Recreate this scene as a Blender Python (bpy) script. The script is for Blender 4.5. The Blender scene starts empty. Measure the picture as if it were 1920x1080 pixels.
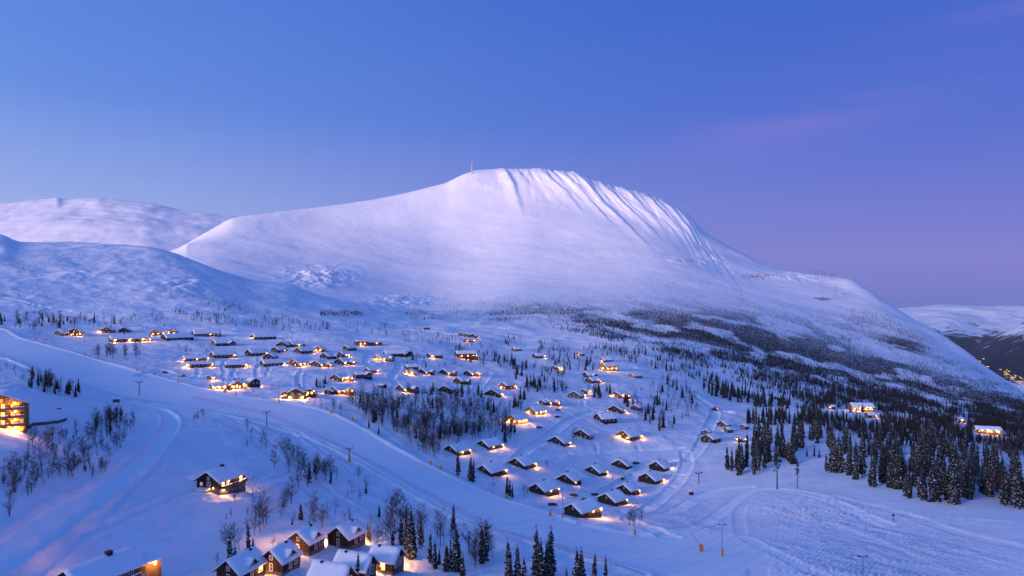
import bpy, bmesh, math, random
import numpy as np
from mathutils import Vector, Matrix

rng = np.random.RandomState(7)
random.seed(7)
scene = bpy.context.scene
COL = scene.collection

# ------------------------------------------------------------------ camera
CAMZ = 110.0          # height of the drone above the local datum
F = 1280.0            # focal length in photo pixels (24 mm on 36 mm, 1920 px wide)
HV = 570.0            # photo row of the horizon
cam_d = bpy.data.cameras.new('camera')
cam_d.lens = 24.0
cam_d.sensor_width = 36.0
cam_d.shift_y = (HV - 540.0) / 1920.0
cam_d.clip_start = 1.0
cam_d.clip_end = 90000.0
cam = bpy.data.objects.new('camera', cam_d)
COL.objects.link(cam)
cam.location = (0, 0, CAMZ)
cam.rotation_euler = (math.radians(90), 0, 0)
scene.camera = cam

# ------------------------------------------------------------------ sky and twilight
SUN_AZ = math.radians(-122.0)      # the glow lies behind and to the left of the camera
SUN_EL = math.radians(7.0)
SKY = 1.0
HAZE = 2.0e-5
SHADE_HILL_H = 370.0     # crest of the unseen hill added to shade the valley
world = bpy.data.worlds.new('World')
scene.world = world
world.use_nodes = True
nt = world.node_tree
nt.nodes.clear()
def N(tree, typ, **kw):
    n = tree.nodes.new(typ)
    for k, v in kw.items():
        setattr(n, k, v)
    return n
def L(tree, a, b):
    tree.links.new(a, b)
def math_node(tree, op, a, b=None, clamp=False):
    m = N(tree, 'ShaderNodeMath', operation=op, use_clamp=clamp)
    for i, s in enumerate((a, b)):
        if s is None: continue
        if isinstance(s, (int, float)): m.inputs[i].default_value = s
        else: L(tree, s, m.inputs[i])
    return m.outputs[0]
def ramp(tree, fac, stops, interp='EASE'):
    r = N(tree, 'ShaderNodeValToRGB')
    cr = r.color_ramp
    cr.interpolation = interp
    while len(cr.elements) < len(stops): cr.elements.new(0.5)
    for e, (p, c) in zip(cr.elements, stops):
        e.position = p
        e.color = (c[0], c[1], c[2], 1.0) if not isinstance(c, (int, float)) else (c, c, c, 1)
    L(tree, fac, r.inputs[0])
    return r.outputs[0]
def mixc(tree, fac, a, b, mode='MIX'):
    m = N(tree, 'ShaderNodeMix', data_type='RGBA', blend_type=mode)
    for sock, s in ((m.inputs[0], fac), (m.inputs[6], a), (m.inputs[7], b)):
        if isinstance(s, (int, float)): sock.default_value = s
        elif isinstance(s, tuple): sock.default_value = (s[0], s[1], s[2], 1.0)
        else: L(tree, s, sock)
    return m.outputs[2]

tc = N(nt, 'ShaderNodeTexCoord')
sep = N(nt, 'ShaderNodeSeparateXYZ')
L(nt, tc.outputs['Generated'], sep.inputs[0])
sx, sy = math.sin(SUN_AZ), math.cos(SUN_AZ)
dotp = math_node(nt, 'ADD', math_node(nt, 'MULTIPLY', sep.outputs[0], sx), math_node(nt, 'MULTIPLY', sep.outputs[1], sy))
tt = math_node(nt, 'MULTIPLY_ADD', dotp, 0.5)
tt.node.inputs[2].default_value = 0.5
el = math_node(nt, 'MAXIMUM', sep.outputs[2], 0.0)
# twilight gradients by elevation: away from the glow, at right angles to it, towards it
anti = ramp(nt, el, [(0.0, (0.130, 0.175, 0.58)), (0.055, (0.180, 0.182, 0.62)), (0.12, (0.140, 0.175, 0.64)), (0.24, (0.060, 0.142, 0.62)), (0.42, (0.026, 0.112, 0.57)), (1.0, (0.022, 0.115, 0.54))], 'LINEAR')
side = ramp(nt, el, [(0.0, (0.36, 0.46, 0.84)), (0.12, (0.31, 0.44, 0.85)), (0.26, (0.118, 0.27, 0.77)), (0.42, (0.075, 0.22, 0.71)), (1.0, (0.03, 0.125, 0.56))], 'LINEAR')
glow = ramp(nt, el, [(0.0, (0.80, 0.66, 0.78)), (0.12, (0.60, 0.66, 0.95)), (0.28, (0.38, 0.72, 1.28)), (0.50, (0.16, 0.46, 1.14)), (1.0, (0.035, 0.13, 0.56))], 'LINEAR')
f1 = N(nt, 'ShaderNodeMapRange', interpolation_type='SMOOTHSTEP'); f1.inputs[1].default_value = 0.0; f1.inputs[2].default_value = 0.62
L(nt, tt, f1.inputs[0])
f2 = N(nt, 'ShaderNodeMapRange', interpolation_type='SMOOTHSTEP'); f2.inputs[1].default_value = 0.5; f2.inputs[2].default_value = 1.0
L(nt, tt, f2.inputs[0])
skyc = mixc(nt, f2.outputs[0], mixc(nt, f1.outputs[0], anti, side), glow)
# thin pink cirrus veils
mp = N(nt, 'ShaderNodeMapping')
mp.inputs['Location'].default_value = (0.35, 0.0, 1.15)
mp.inputs['Rotation'].default_value = (0, math.radians(15), 0)
mp.inputs['Scale'].default_value = (0.9, 0.9, 12.0)
L(nt, tc.outputs['Generated'], mp.inputs[0])
cn = N(nt, 'ShaderNodeTexNoise'); cn.inputs['Scale'].default_value = 1.7; cn.inputs['Detail'].default_value = 4.0; cn.inputs['Roughness'].default_value = 0.5
L(nt, mp.outputs[0], cn.inputs[0])
cm = N(nt, 'ShaderNodeMapRange', interpolation_type='SMOOTHSTEP'); cm.inputs[1].default_value = 0.36; cm.inputs[2].default_value = 0.68; cm.inputs[3].default_value = 0.08; cm.inputs[4].default_value = 0.60
L(nt, cn.outputs[0], cm.inputs[0])
bn = N(nt, 'ShaderNodeVectorMath', operation='DOT_PRODUCT'); bn.inputs[1].default_value = (0.314, 0.13, -0.94)
L(nt, tc.outputs['Generated'], bn.inputs[0])
bq = math_node(nt, 'MULTIPLY', bn.outputs['Value'], 24.0)
band = math_node(nt, 'POWER', 2.718, math_node(nt, 'MULTIPLY', math_node(nt, 'MULTIPLY', bq, bq), -1.0))
azg = N(nt, 'ShaderNodeMapRange', interpolation_type='SMOOTHSTEP'); azg.inputs[1].default_value = 0.12; azg.inputs[2].default_value = 0.42; L(nt, sep.outputs[0], azg.inputs[0])
veil = math_node(nt, 'MULTIPLY', math_node(nt, 'MULTIPLY', cm.outputs[0], band), azg.outputs[0])
skyc = mixc(nt, veil, skyc, (0.21, 0.19, 0.66))
# physical twilight sky underneath, the gradients carry the deep blue of the hour
nish = N(nt, 'ShaderNodeTexSky', sky_type='NISHITA', sun_disc=False)
nish.sun_elevation = math.radians(1.0); nish.sun_rotation = SUN_AZ; nish.altitude = 900; nish.air_density = 1.0; nish.dust_density = 0.2; nish.ozone_density = 6.0
nb = N(nt, 'ShaderNodeBackground'); nb.inputs[1].default_value = 0.0
L(nt, nish.outputs[0], nb.inputs[0])
bg = N(nt, 'ShaderNodeBackground'); bg.inputs[1].default_value = SKY
L(nt, skyc, bg.inputs[0])
ad = N(nt, 'ShaderNodeAddShader')
L(nt, bg.outputs[0], ad.inputs[0]); L(nt, nb.outputs[0], ad.inputs[1])
wo = N(nt, 'ShaderNodeOutputWorld')
L(nt, ad.outputs[0], wo.inputs[0])

sun_d = bpy.data.lights.new('twilight_glow', 'SUN')
sun_d.energy = 5.0
sun_d.angle = math.radians(24)
sun_d.color = (1.0, 0.69, 0.62)
sun = bpy.data.objects.new('twilight_glow', sun_d)
COL.objects.link(sun)
sd = Vector((math.sin(SUN_AZ) * math.cos(SUN_EL), math.cos(SUN_AZ) * math.cos(SUN_EL), math.sin(SUN_EL)))
sun.rotation_euler = sd.to_track_quat('Z', 'Y').to_euler()
sun.location = (-300, -300, 400)

vs = scene.view_settings
vs.view_transform = 'Standard'; vs.look = 'None'; vs.exposure = 0.0; vs.gamma = 1.0; vs.use_curve_mapping = False
scene.cycles.use_denoising = True
scene.cycles.max_bounces = 5
scene.cycles.diffuse_bounces = 2
scene.cycles.glossy_bounces = 2
scene.cycles.transparent_max_bounces = 12
scene.cycles.sample_clamp_indirect = 4.0
scene.cycles.use_light_tree = True

# ------------------------------------------------------------------ small helpers
def tag(o, label=None, cat=None, group=None, kind=None):
    if label: o['label'] = label
    if cat: o['category'] = cat
    if group: o['group'] = group
    if kind: o['kind'] = kind
    return o
def mesh_np(name, V, Q, smooth=False, normals=None):
    """mesh from an (n,3) vertex array and an (m,3 or 4) face array"""
    V = np.asarray(V, np.float32); Q = np.asarray(Q, np.int32)
    me = bpy.data.meshes.new(name)
    k = Q.shape[1]
    me.vertices.add(len(V)); me.vertices.foreach_set('co', V.ravel())
    me.loops.add(Q.size); me.loops.foreach_set('vertex_index', Q.ravel())
    me.polygons.add(len(Q)); me.polygons.foreach_set('loop_start', np.arange(0, Q.size, k, dtype=np.int32))
    me.polygons.foreach_set('use_smooth', np.full(len(Q), smooth))
    me.update(calc_edges=True)
    if normals is not None:
        me.normals_split_custom_set_from_vertices(normals)
    return me
def link(name, me, mat=None, parent=None):
    o = bpy.data.objects.new(name, me)
    COL.objects.link(o)
    if mat is not None and me is not None:
        mats = mat if isinstance(mat, (list, tuple)) else [mat]
        if len(me.materials) == 0:
            for m in mats: me.materials.append(m)
    if parent is not None: o.parent = parent
    return o
def empty(name, loc=(0, 0, 0), rz=0.0):
    o = bpy.data.objects.new(name, None)
    o.empty_display_size = 0.5
    COL.objects.link(o)
    o.location = loc; o.rotation_euler = (0, 0, rz)
    return o
class MB:
    """collects simple shapes; build() links them as one mesh object"""
    def __init__(s): s.v = []; s.f = []; s.m = []
    def add(s, vs, fs, mi=0):
        b = len(s.v)
        s.v.extend([tuple(p) for p in vs])
        for f in fs:
            s.f.append(tuple(i + b for i in f)); s.m.append(mi)
    def box(s, x0, x1, y0, y1, z0, z1, mi=0):
        s.add([(x0,y0,z0),(x1,y0,z0),(x1,y1,z0),(x0,y1,z0),(x0,y0,z1),(x1,y0,z1),(x1,y1,z1),(x0,y1,z1)],
              [(0,3,2,1),(4,5,6,7),(0,1,5,4),(1,2,6,5),(2,3,7,6),(3,0,4,7)], mi)
    def tube(s, p, q, r0, r1=None, n=6, mi=0):
        r1 = r0 if r1 is None else r1
        p = Vector(p); q = Vector(q); d = (q - p)
        if d.length < 1e-6: return
        d.normalize()
        a = d.orthogonal().normalized(); b = d.cross(a)
        vs = []
        for c, r in ((p, r0), (q, r1)):
            for i in range(n):
                t = 2 * math.pi * i / n
                vs.append(c + a * (r * math.cos(t)) + b * (r * math.sin(t)))
        fs = [(i, (i + 1) % n, n + (i + 1) % n, n + i) for i in range(n)]
        fs += [tuple(range(n))[::-1], tuple(range(n, 2 * n))]
        s.add(vs, fs, mi)
    def mesh(s, name, mats=None, smooth=False):
        me = bpy.data.meshes.new(name)
        me.from_pydata(s.v, [], s.f)
        if mats is not None:
            for m in (mats if isinstance(mats, (list, tuple)) else [mats]): me.materials.append(m)
        me.polygons.foreach_set('material_index', s.m)
        me.polygons.foreach_set('use_smooth', [smooth] * len(s.f))
        me.update()
        return me
    def build(s, name, mats, parent=None, smooth=False):
        return link(name, s.mesh(name, mats, smooth), None, parent)

# value noise on numpy arrays
def _hash(ix, iy, seed):
    h = (ix.astype(np.int64) * 374761393 + iy.astype(np.int64) * 668265263 + seed * 1442695041) & 0xffffffff
    h = ((h ^ (h >> 13)) * 1274126177) & 0xffffffff
    h = h ^ (h >> 16)
    return (h & 0xffff).astype(np.float32) / 65535.0
def vnoise(x, y, seed=0):
    x0 = np.floor(x); y0 = np.floor(y)
    fx = (x - x0).astype(np.float32); fy = (y - y0).astype(np.float32)
    fx = fx * fx * fx * (fx * (fx * 6 - 15) + 10); fy = fy * fy * fy * (fy * (fy * 6 - 15) + 10)
    a = _hash(x0, y0, seed); b = _hash(x0 + 1, y0, seed); c = _hash(x0, y0 + 1, seed); d = _hash(x0 + 1, y0 + 1, seed)
    return (a + (b - a) * fx) * (1 - fy) + (c + (d - c) * fx) * fy
def fbm(x, y, octaves=4, gain=0.5, seed=0):
    """about -1..1"""
    s = 0; a = 1.0; tot = 0
    for o in range(octaves):
        cs, sn = math.cos(0.5 * o), math.sin(0.5 * o)
        s = s + a * (vnoise((x * cs - y * sn) * 2 ** o, (x * sn + y * cs) * 2 ** o, seed + o * 17) * 2 - 1)
        tot += a; a *= gain
    return s / tot
def sstep(a, b, x):
    t = np.clip((x - a) / (b - a), 0, 1)
    return t * t * (3 - 2 * t)

# ------------------------------------------------------------------ materials
def new_mat(name):
    m = bpy.data.materials.new(name)
    m.use_nodes = True
    t = m.node_tree
    b = t.nodes['Principled BSDF']
    return m, t, b
def simple_mat(name, col, rough=0.7, var=0.15, scale=3.0, bump=0.0, metal=0.0, spec=0.3):
    m, t, b = new_mat(name)
    n = N(t, 'ShaderNodeTexNoise'); n.inputs['Scale'].default_value = scale; n.inputs['Detail'].default_value = 4
    co = N(t, 'ShaderNodeTexCoord'); L(t, co.outputs['Object'], n.inputs[0])
    lo = tuple(c * (1 - var) for c in col); hi = tuple(min(1, c * (1 + var)) for c in col)
    c = ramp(t, n.outputs[0], [(0.3, lo), (0.7, hi)], 'LINEAR')
    L(t, c, b.inputs['Base Color'])
    b.inputs['Roughness'].default_value = rough; b.inputs['Metallic'].default_value = metal
    b.inputs['Specular IOR Level'].default_value = spec
    if bump:
        bp = N(t, 'ShaderNodeBump'); bp.inputs['Strength'].default_value = bump; bp.inputs['Distance'].default_value = 0.05
        L(t, n.outputs[0], bp.inputs['Height']); L(t, bp.outputs[0], b.inputs['Normal'])
    return m
def emit_mat(name, col, strength, var=0.0):
    m, t, b = new_mat(name)
    b.inputs['Base Color'].default_value = (col[0] * .6, col[1] * .6, col[2] * .6, 1)
    b.inputs['Emission Color'].default_value = (col[0], col[1], col[2], 1)
    b.inputs['Emission Strength'].default_value = strength
    if var:
        n = N(t, 'ShaderNodeTexNoise'); n.inputs['Scale'].default_value = 1.3
        co = N(t, 'ShaderNodeTexCoord'); L(t, co.outputs['Object'], n.inputs[0])
        mr = N(t, 'ShaderNodeMapRange'); mr.inputs[1].default_value = .3; mr.inputs[2].default_value = .7; mr.inputs[3].default_value = strength * (1 - var); mr.inputs[4].default_value = strength * (1 + var)
        L(t, n.outputs[0], mr.inputs[0]); L(t, mr.outputs[0], b.inputs['Emission Strength'])
    return m

def snow_mat(name, albedo=(0.86, 0.89, 0.94), scales=((0.02, 8.0, .5), (0.5, 0.35, .6), (3.0, 0.05, .5)), groom=None, cover=False, var=0.06):
    m, t, b = new_mat(name)
    g = N(t, 'ShaderNodeNewGeometry')
    n0 = N(t, 'ShaderNodeTexNoise'); n0.inputs['Scale'].default_value = scales[0][0]; n0.inputs['Detail'].default_value = 5; n0.inputs['Roughness'].default_value = 0.6
    L(t, g.outputs['Position'], n0.inputs[0])
    lo = tuple(c * (1 - var) for c in albedo); hi = tuple(min(.97, c * (1 + var * .6)) for c in albedo)
    c = ramp(t, n0.outputs[0], [(0.35, lo), (0.65, hi)], 'LINEAR')
    if cover:
        at = N(t, 'ShaderNodeAttribute'); at.attribute_name = 'cover'
        nn = N(t, 'ShaderNodeTexNoise'); nn.inputs['Scale'].default_value = cover; nn.inputs['Detail'].default_value = 8; nn.inputs['Roughness'].default_value = 0.72
        L(t, g.outputs['Position'], nn.inputs[0])
        s = math_node(t, 'ADD', at.outputs['Fac'], math_node(t, 'MULTIPLY', math_node(t, 'SUBTRACT', nn.outputs[0], 0.5), 1.7))
        mr = N(t, 'ShaderNodeMapRange', interpolation_type='SMOOTHSTEP'); mr.inputs[1].default_value = 0.42; mr.inputs[2].default_value = 0.62
        L(t, s, mr.inputs[0])
        c = mixc(t, mr.outputs[0], c, (0.030, 0.036, 0.042))
    L(t, c, b.inputs['Base Color'])
    b.inputs['Roughness'].default_value = 0.75
    b.inputs['Specular IOR Level'].default_value = 0.15
    h = None
    for sc, dist, st in scales:
        n = N(t, 'ShaderNodeTexNoise'); n.inputs['Scale'].default_value = sc; n.inputs['Detail'].default_value = 4; n.inputs['Roughness'].default_value = 0.55
        L(t, g.outputs['Position'], n.inputs[0])
        v = math_node(t, 'MULTIPLY', n.outputs[0], dist)
        h = v if h is None else math_node(t, 'ADD', h, v)
    if groom:
        mpg = N(t, 'ShaderNodeMapping'); mpg.inputs['Rotation'].default_value = (0, 0, math.radians(groom))
        L(t, g.outputs['Position'], mpg.inputs[0])
        w = N(t, 'ShaderNodeTexWave', wave_type='BANDS', bands_direction='X'); w.inputs['Scale'].default_value = 0.055; w.inputs['Distortion'].default_value = 3.0; w.inputs['Detail'].default_value = 2; w.inputs['Detail Scale'].default_value = 0.15
        L(t, mpg.outputs[0], w.inputs[0])
        h = math_node(t, 'ADD', h, math_node(t, 'MULTIPLY', w.outputs[1], 0.10))
        w2 = N(t, 'ShaderNodeTexWave', wave_type='BANDS', bands_direction='X'); w2.inputs['Scale'].default_value = 0.35; w2.inputs['Distortion'].default_value = 1.0
        L(t, mpg.outputs[0], w2.inputs[0])
        h = math_node(t, 'ADD', h, math_node(t, 'MULTIPLY', w2.outputs[1], 0.03))
    bp = N(t, 'ShaderNodeBump'); bp.inputs['Strength'].default_value = 1.0; bp.inputs['Distance'].default_value = 1.0
    L(t, h, bp.inputs['Height']); L(t, bp.outputs[0], b.inputs['Normal'])
    return m
M = {}
M['snow'] = snow_mat('snow_near', scales=((0.05, 0.9, .5), (0.35, 0.30, .6), (1.6, 0.09, .5)), albedo=(0.82, 0.85, 0.90), cover=0.25)
M['groomed'] = snow_mat('snow_groomed', (0.95, 0.96, 0.97), scales=((0.05, 0.25, .5), (0.9, 0.06, .6)), groom=38, var=0.03)
M['hill_snow'] = snow_mat('snow_hill', scales=((0.012, 7.0, .5), (0.06, 1.5, .6), (0.4, 0.28, .5)), albedo=(0.87, 0.89, 0.93), cover=0.045)
M['mountain_snow'] = snow_mat('snow_mountain', (0.90, 0.90, 0.94), scales=((0.004, 7.0, .5), (0.03, 1.1, .6), (0.15, 0.26, .5)), cover=0.11, var=0.04)
M['far_snow'] = snow_mat('snow_far', scales=((0.002, 40.0, .5), (0.012, 6.0, .6)), cover=0.006)
M['roof_snow'] = snow_mat('snow_on_roofs', (0.88, 0.90, 0.94), scales=((0.6, 0.10, .5), (3.0, 0.02, .6)), var=0.03)

# ------------------------------------------------------------------ terrain: a lofted sheet described by feature rows (photo row, distance)
def pchip(xk, yk, x):
    """monotone cubic; yk may be (K,) or (K,n); x (n,) shared or (m,)"""
    xk = np.asarray(xk, float); yk = np.asarray(yk, float)
    if yk.ndim == 1: yk = yk[:, None]
    h = np.diff(xk)[:, None]; d = np.diff(yk, axis=0) / h
    m = np.zeros_like(yk)
    s = d[:-1] * d[1:] > 0
    w1 = 2 * h[1:] + h[:-1]; w2 = h[1:] + 2 * h[:-1]
    with np.errstate(divide='ignore', invalid='ignore'):
        hm = (w1 + w2) / (w1 / d[:-1] + w2 / d[1:])
    m[1:-1] = np.where(s, hm, 0)
    m[0] = d[0]; m[-1] = d[-1]
    x = np.asarray(x, float)
    i = np.clip(np.searchsorted(xk, x, side='right') - 1, 0, len(xk) - 2)
    t = ((x - xk[i]) / h[i, 0])[:, None]; hh = h[i]
    t2 = t * t; t3 = t2 * t
    return (2*t3-3*t2+1)*yk[i] + (t3-2*t2+t)*hh*m[i] + (-2*t3+3*t2)*yk[i+1] + (t3-t2)*hh*m[i+1]
def pc1(pts, x):
    p = sorted(pts)
    return pchip([a for a, b in p], [b for a, b in p], np.clip(x, p[0][0], p[-1][0]))[:, 0]

CU = [-500, -200, 0, 200, 400, 600, 800, 1000, 1200, 1400, 1600, 1800, 1920, 2150, 2500]
# row: (list of photo rows v, list of distances Y) at the columns CU
ROWS = [
 ([4000]*15, [22, 22, 22, 24, 25, 26, 27, 27, 27, 27, 27, 26, 26, 25, 25]),
 ([1600]*15, [70, 72, 75, 83, 88, 92, 93, 94, 95, 96, 95, 93, 92, 90, 88]),
 ([1250]*15, [100, 105, 110, 125, 134, 138, 140, 142, 145, 146, 145, 142, 140, 136, 130]),
 ([1080]*15, [128, 138, 150, 173, 182, 186, 190, 193, 198, 200, 197, 190, 186, 180, 170]),
 ([1000]*12 + [1000, 1010, 1020], [138, 150, 165, 193, 208, 220, 233, 250, 272, 264, 247, 232, 222, 206, 190]),
 ([920]*11 + [930, 945, 960, 975], [150, 165, 184, 218, 244, 276, 310, 350, 384, 352, 314, 284, 266, 244, 222]),
 ([850]*10 + [860, 875, 902, 925, 945], [170, 186, 208, 258, 300, 336, 376, 416, 450, 432, 390, 346, 304, 270, 245]),
 ([780]*9 + [790, 810, 832, 862, 895, 920], [205, 225, 254, 328, 374, 410, 450, 500, 542, 560, 492, 420, 360, 310, 275]),
 ([715, 718] + [720]*6 + [725, 740, 770, 802, 832, 870, 898], [280, 305, 340, 428, 480, 502, 560, 622, 662, 722, 652, 520, 430, 360, 315]),
 ([640, 645, 650, 660] + [670]*4 + [680, 700, 740, 780, 806, 850, 880], [450, 480, 520, 560, 580, 602, 682, 792, 822, 902, 832, 652, 540, 430, 370]),
 ([570, 580, 590, 606, 620, 630, 630, 630, 640, 670, 715, 760, 790, 835, 865], [660, 690, 720, 750, 745, 765, 882, 1080, 1100, 1150, 1050, 830, 680, 520, 440]),
 ([480, 497, 512, 532, 560, 592, 606, 607, 615, 640, 690, 740, 775, 822, 853], [900, 930, 950, 985, 1000, 1060, 1250, 1450, 1450, 1450, 1300, 1020, 830, 620, 520]),
 (None, [1250, 1280, 1300, 1350, 1350, 1400, 1600, 1850, 1800, 1800, 1600, 1250, 1000, 740, 610]),
 ([470, 480, 488, 494, 524, 568, 590, 560, 565, 590, 640, 705, 755, 804, 838], [1900, 1900, 1900, 1900, 1900, 1900, 1980, 2300, 2200, 2150, 1950, 1480, 1180, 860, 700]),
 ([500, 500, 502, 502, 507, 536, 556, 520, 530, 560, 610, 690, 748, 798, 832], [2500, 2500, 2500, 2500, 2500, 2500, 2600, 2900, 2750, 2600, 2300, 1700, 1350, 980, 800]),
 ([505, 504, 502, 496, 478, 490, 500, 460, 478, 530, 582, 676, 743, 794, 828], [2950, 2950, 2950, 2950, 2980, 3100, 3250, 3500, 3300, 3050, 2650, 1950, 1550, 1120, 920]),
 ([510, 508, 505, 490, 452, 437, 423, 380, 420, 500, 553, 663, 738, 791, 825], [3300, 3300, 3300, 3300, 3450, 3750, 3950, 4150, 3900, 3500, 3000, 2200, 1750, 1270, 1040]),
 (None, [3700, 3700, 3700, 3700, 3800, 4150, 4400, 4550, 4400, 3950, 3350, 2450, 1950, 1420, 1160]),
 (None, [4500, 4500, 4500, 4500, 4600, 4950, 5200, 5350, 5200, 4700, 4000, 2950, 2350, 1720, 1400]),
]
RIDGE = [(-500, 402), (-200, 425), (0, 439), (41, 451), (100, 450), (157, 452), (210, 455), (271, 460), (327, 474), (378, 494), (430, 512), (478, 526), (535, 532), (600, 554), (683, 572), (740, 580), (800, 587), (900, 588), (1000, 585), (1200, 590), (1400, 615), (1600, 665), (1800, 720), (1920, 762), (2150, 812), (2500, 845)]
SIL = [(-500, 512), (0, 508), (200, 492), (300, 476), (332, 466), (365, 448), (400, 428), (440, 408), (520, 398), (640, 383), (700, 374), (760, 362), (805, 351), (835, 343), (860, 331), (880, 323), (900, 318.5), (930, 317), (1000, 316), (1045, 319), (1075, 322), (1100, 331), (1130, 343), (1160, 351), (1200, 360), (1240, 374), (1270, 388), (1290, 401), (1310, 424), (1340, 446), (1400, 478), (1440, 497), (1500, 514), (1550, 519), (1590, 523), (1630, 543), (1660, 565), (1700, 590), (1760, 624), (1810, 657), (1850, 688), (1890, 715), (1920, 735), (2150, 788), (2500, 822)]
UU = np.concatenate([np.arange(-460, -40, 12.0), np.arange(-40, 1964, 2.4), np.arange(1966, 2400, 12.0)])
NS = [6, 10, 18, 44, 52, 56, 58, 56, 56, 54, 50, 50, 24, 36, 46, 52, 64, 10]
NK = len(ROWS)
Vk = np.zeros((NK, len(UU))); Yk = np.zeros((NK, len(UU)))
for k, (vr, yr) in enumerate(ROWS):
    Yk[k] = np.exp(pc1(list(zip(CU, np.log(yr))), UU))
    if k == 12: Vk[k] = pc1(RIDGE, UU)
    elif k == 17: Vk[k] = pc1(SIL, UU)
    elif k == 18: Vk[k] = pc1(SIL, UU) + 90
    else: Vk[k] = pc1(list(zip(CU, vr)), UU)
# the mountain rows must stay below the skyline where it dives
for k in (13, 14, 15, 16):
    Vk[k] = np.maximum(Vk[k], Vk[17] + (17 - k) * 3.0)
ts = np.concatenate([k + np.arange(n) / n for k, n in enumerate(NS)] + [np.array([NK - 1.0])])
LY = pchip(np.arange(NK), np.log(Yk), ts)
VV = pchip(np.arange(NK), Vk, ts)
YY = np.exp(LY)
NT, NU = YY.shape
TT = np.repeat(ts[:, None], NU, 1)
UG = np.repeat(UU[None], NT, 0)
ZZ = CAMZ - (VV - HV) / F * YY
def blur(a, axis, n=1):
    for _ in range(n):
        p = np.pad(a, [(1, 1) if i == axis else (0, 0) for i in range(2)], mode='edge')
        if axis == 0: a = (p[:-2] + 2 * a + p[2:]) / 4
        else: a = (p[:, :-2] + 2 * a + p[:, 2:]) / 4
    return a
near = (TT < 11.5)
Zb = blur(blur(ZZ, 0, 30), 1, 12)
w = sstep(11.7, 11.0, TT)
ZZ = ZZ * (1 - w) + Zb * w
XX = (UG - 960) / F * YY

def proj_rows():
    return HV - (ZZ - CAMZ) / YY * F
def column(u):
    j = int(np.searchsorted(UU, u)); j = min(max(j, 1), NU - 1)
    return j if UU[j] - u < u - UU[j - 1] else j - 1
class Ground:
    """surface queries"""
    def refresh(s): s.P = proj_rows()
    def hit(s, u, v):
        j = column(u)
        p = s.P[:, j]
        idx = np.nonzero(p <= v)[0]
        i = idx[0] if len(idx) else NT - 2
        if i == 0: i = 1
        a, b = p[i - 1], p[i]
        f = 0 if a == b else min(1, max(0, (a - v) / (a - b)))
        y = YY[i - 1, j] * (1 - f) + YY[i, j] * f
        return ((u - 960) / F * y, y)
    def z(s, x, y):
        u = 960 + x / y * F
        j = np.clip(np.searchsorted(UU, u) - 1, 0, NU - 2)
        f = (u - UU[j]) / (UU[j + 1] - UU[j])
        f = min(1, max(0, f))
        z0 = np.interp(y, YY[:, j], ZZ[:, j]); z1 = np.interp(y, YY[:, j + 1], ZZ[:, j + 1])
        return float(z0 * (1 - f) + z1 * f)
    def at(s, u, v, dz=0.0):
        x, y = s.hit(u, v)
        return Vector((x, y, s.z(x, y) + dz))
G = Ground(); G.refresh()

def poly_mask(poly):
    px = UG; py = VV
    ins = np.zeros(px.shape, bool)
    n = len(poly)
    for i in range(n):
        x0, y0 = poly[i]; x1, y1 = poly[(i + 1) % n]
        if y0 == y1: continue
        c = ((y0 > py) != (y1 > py)) & (px < (x1 - x0) * (py - y0) / (y1 - y0) + x0)
        ins ^= c
    return ins & (TT < 12)
def smooth_line(pts, n=8):
    p = np.array(pts, float)
    t = np.arange(len(p))
    tt_ = np.linspace(0, len(p) - 1, (len(p) - 1) * n + 1)
    # catmull-rom
    out = []
    for q in tt_:
        i = min(int(q), len(p) - 2); f = q - i
        p0 = p[max(i - 1, 0)]; p1 = p[i]; p2 = p[i + 1]; p3 = p[min(i + 2, len(p) - 1)]
        out.append(0.5 * ((2 * p1) + (-p0 + p2) * f + (2 * p0 - 5 * p1 + 4 * p2 - p3) * f * f + (-p0 + 3 * p1 - 3 * p2 + p3) * f ** 3))
    return np.array(out)
def world_line(pts, n=4):
    return np.array([G.hit(u, v) for u, v in smooth_line(pts, n)])
def line_dist(W, reach):
    """distance in metres of every grid vertex to a world polyline, inf beyond reach; also signed side"""
    x0, y0 = W.min(0) - reach; x1, y1 = W.max(0) + reach
    D = np.full(XX.shape, 1e9); S = np.zeros(XX.shape)
    sel = (XX >= x0) & (XX <= x1) & (YY >= y0) & (YY <= y1)
    ii = np.nonzero(sel)
    X = XX[ii]; Y = YY[ii]
    d = np.full(X.shape, 1e9); sg = np.zeros(X.shape)
    for a, b in zip(W[:-1], W[1:]):
        e = b - a; l2 = (e ** 2).sum()
        if l2 < 1e-9: continue
        bb = (X > min(a[0], b[0]) - reach) & (X < max(a[0], b[0]) + reach) & (Y > min(a[1], b[1]) - reach) & (Y < max(a[1], b[1]) + reach)
        if not bb.any(): continue
        xs = X[bb]; ys = Y[bb]
        t = np.clip(((xs - a[0]) * e[0] + (ys - a[1]) * e[1]) / l2, 0, 1)
        dx = xs - a[0] - t * e[0]; dy = ys - a[1] - t * e[1]
        q = np.hypot(dx, dy)
        s_ = np.sign(e[0] * dy - e[1] * dx)
        old = d[bb]; up = q < old
        old[up] = q[up]; d[bb] = old
        so = sg[bb]; so[up] = s_[up]; sg[bb] = so
    D[ii] = d; S[ii] = sg
    return D, S

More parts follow.
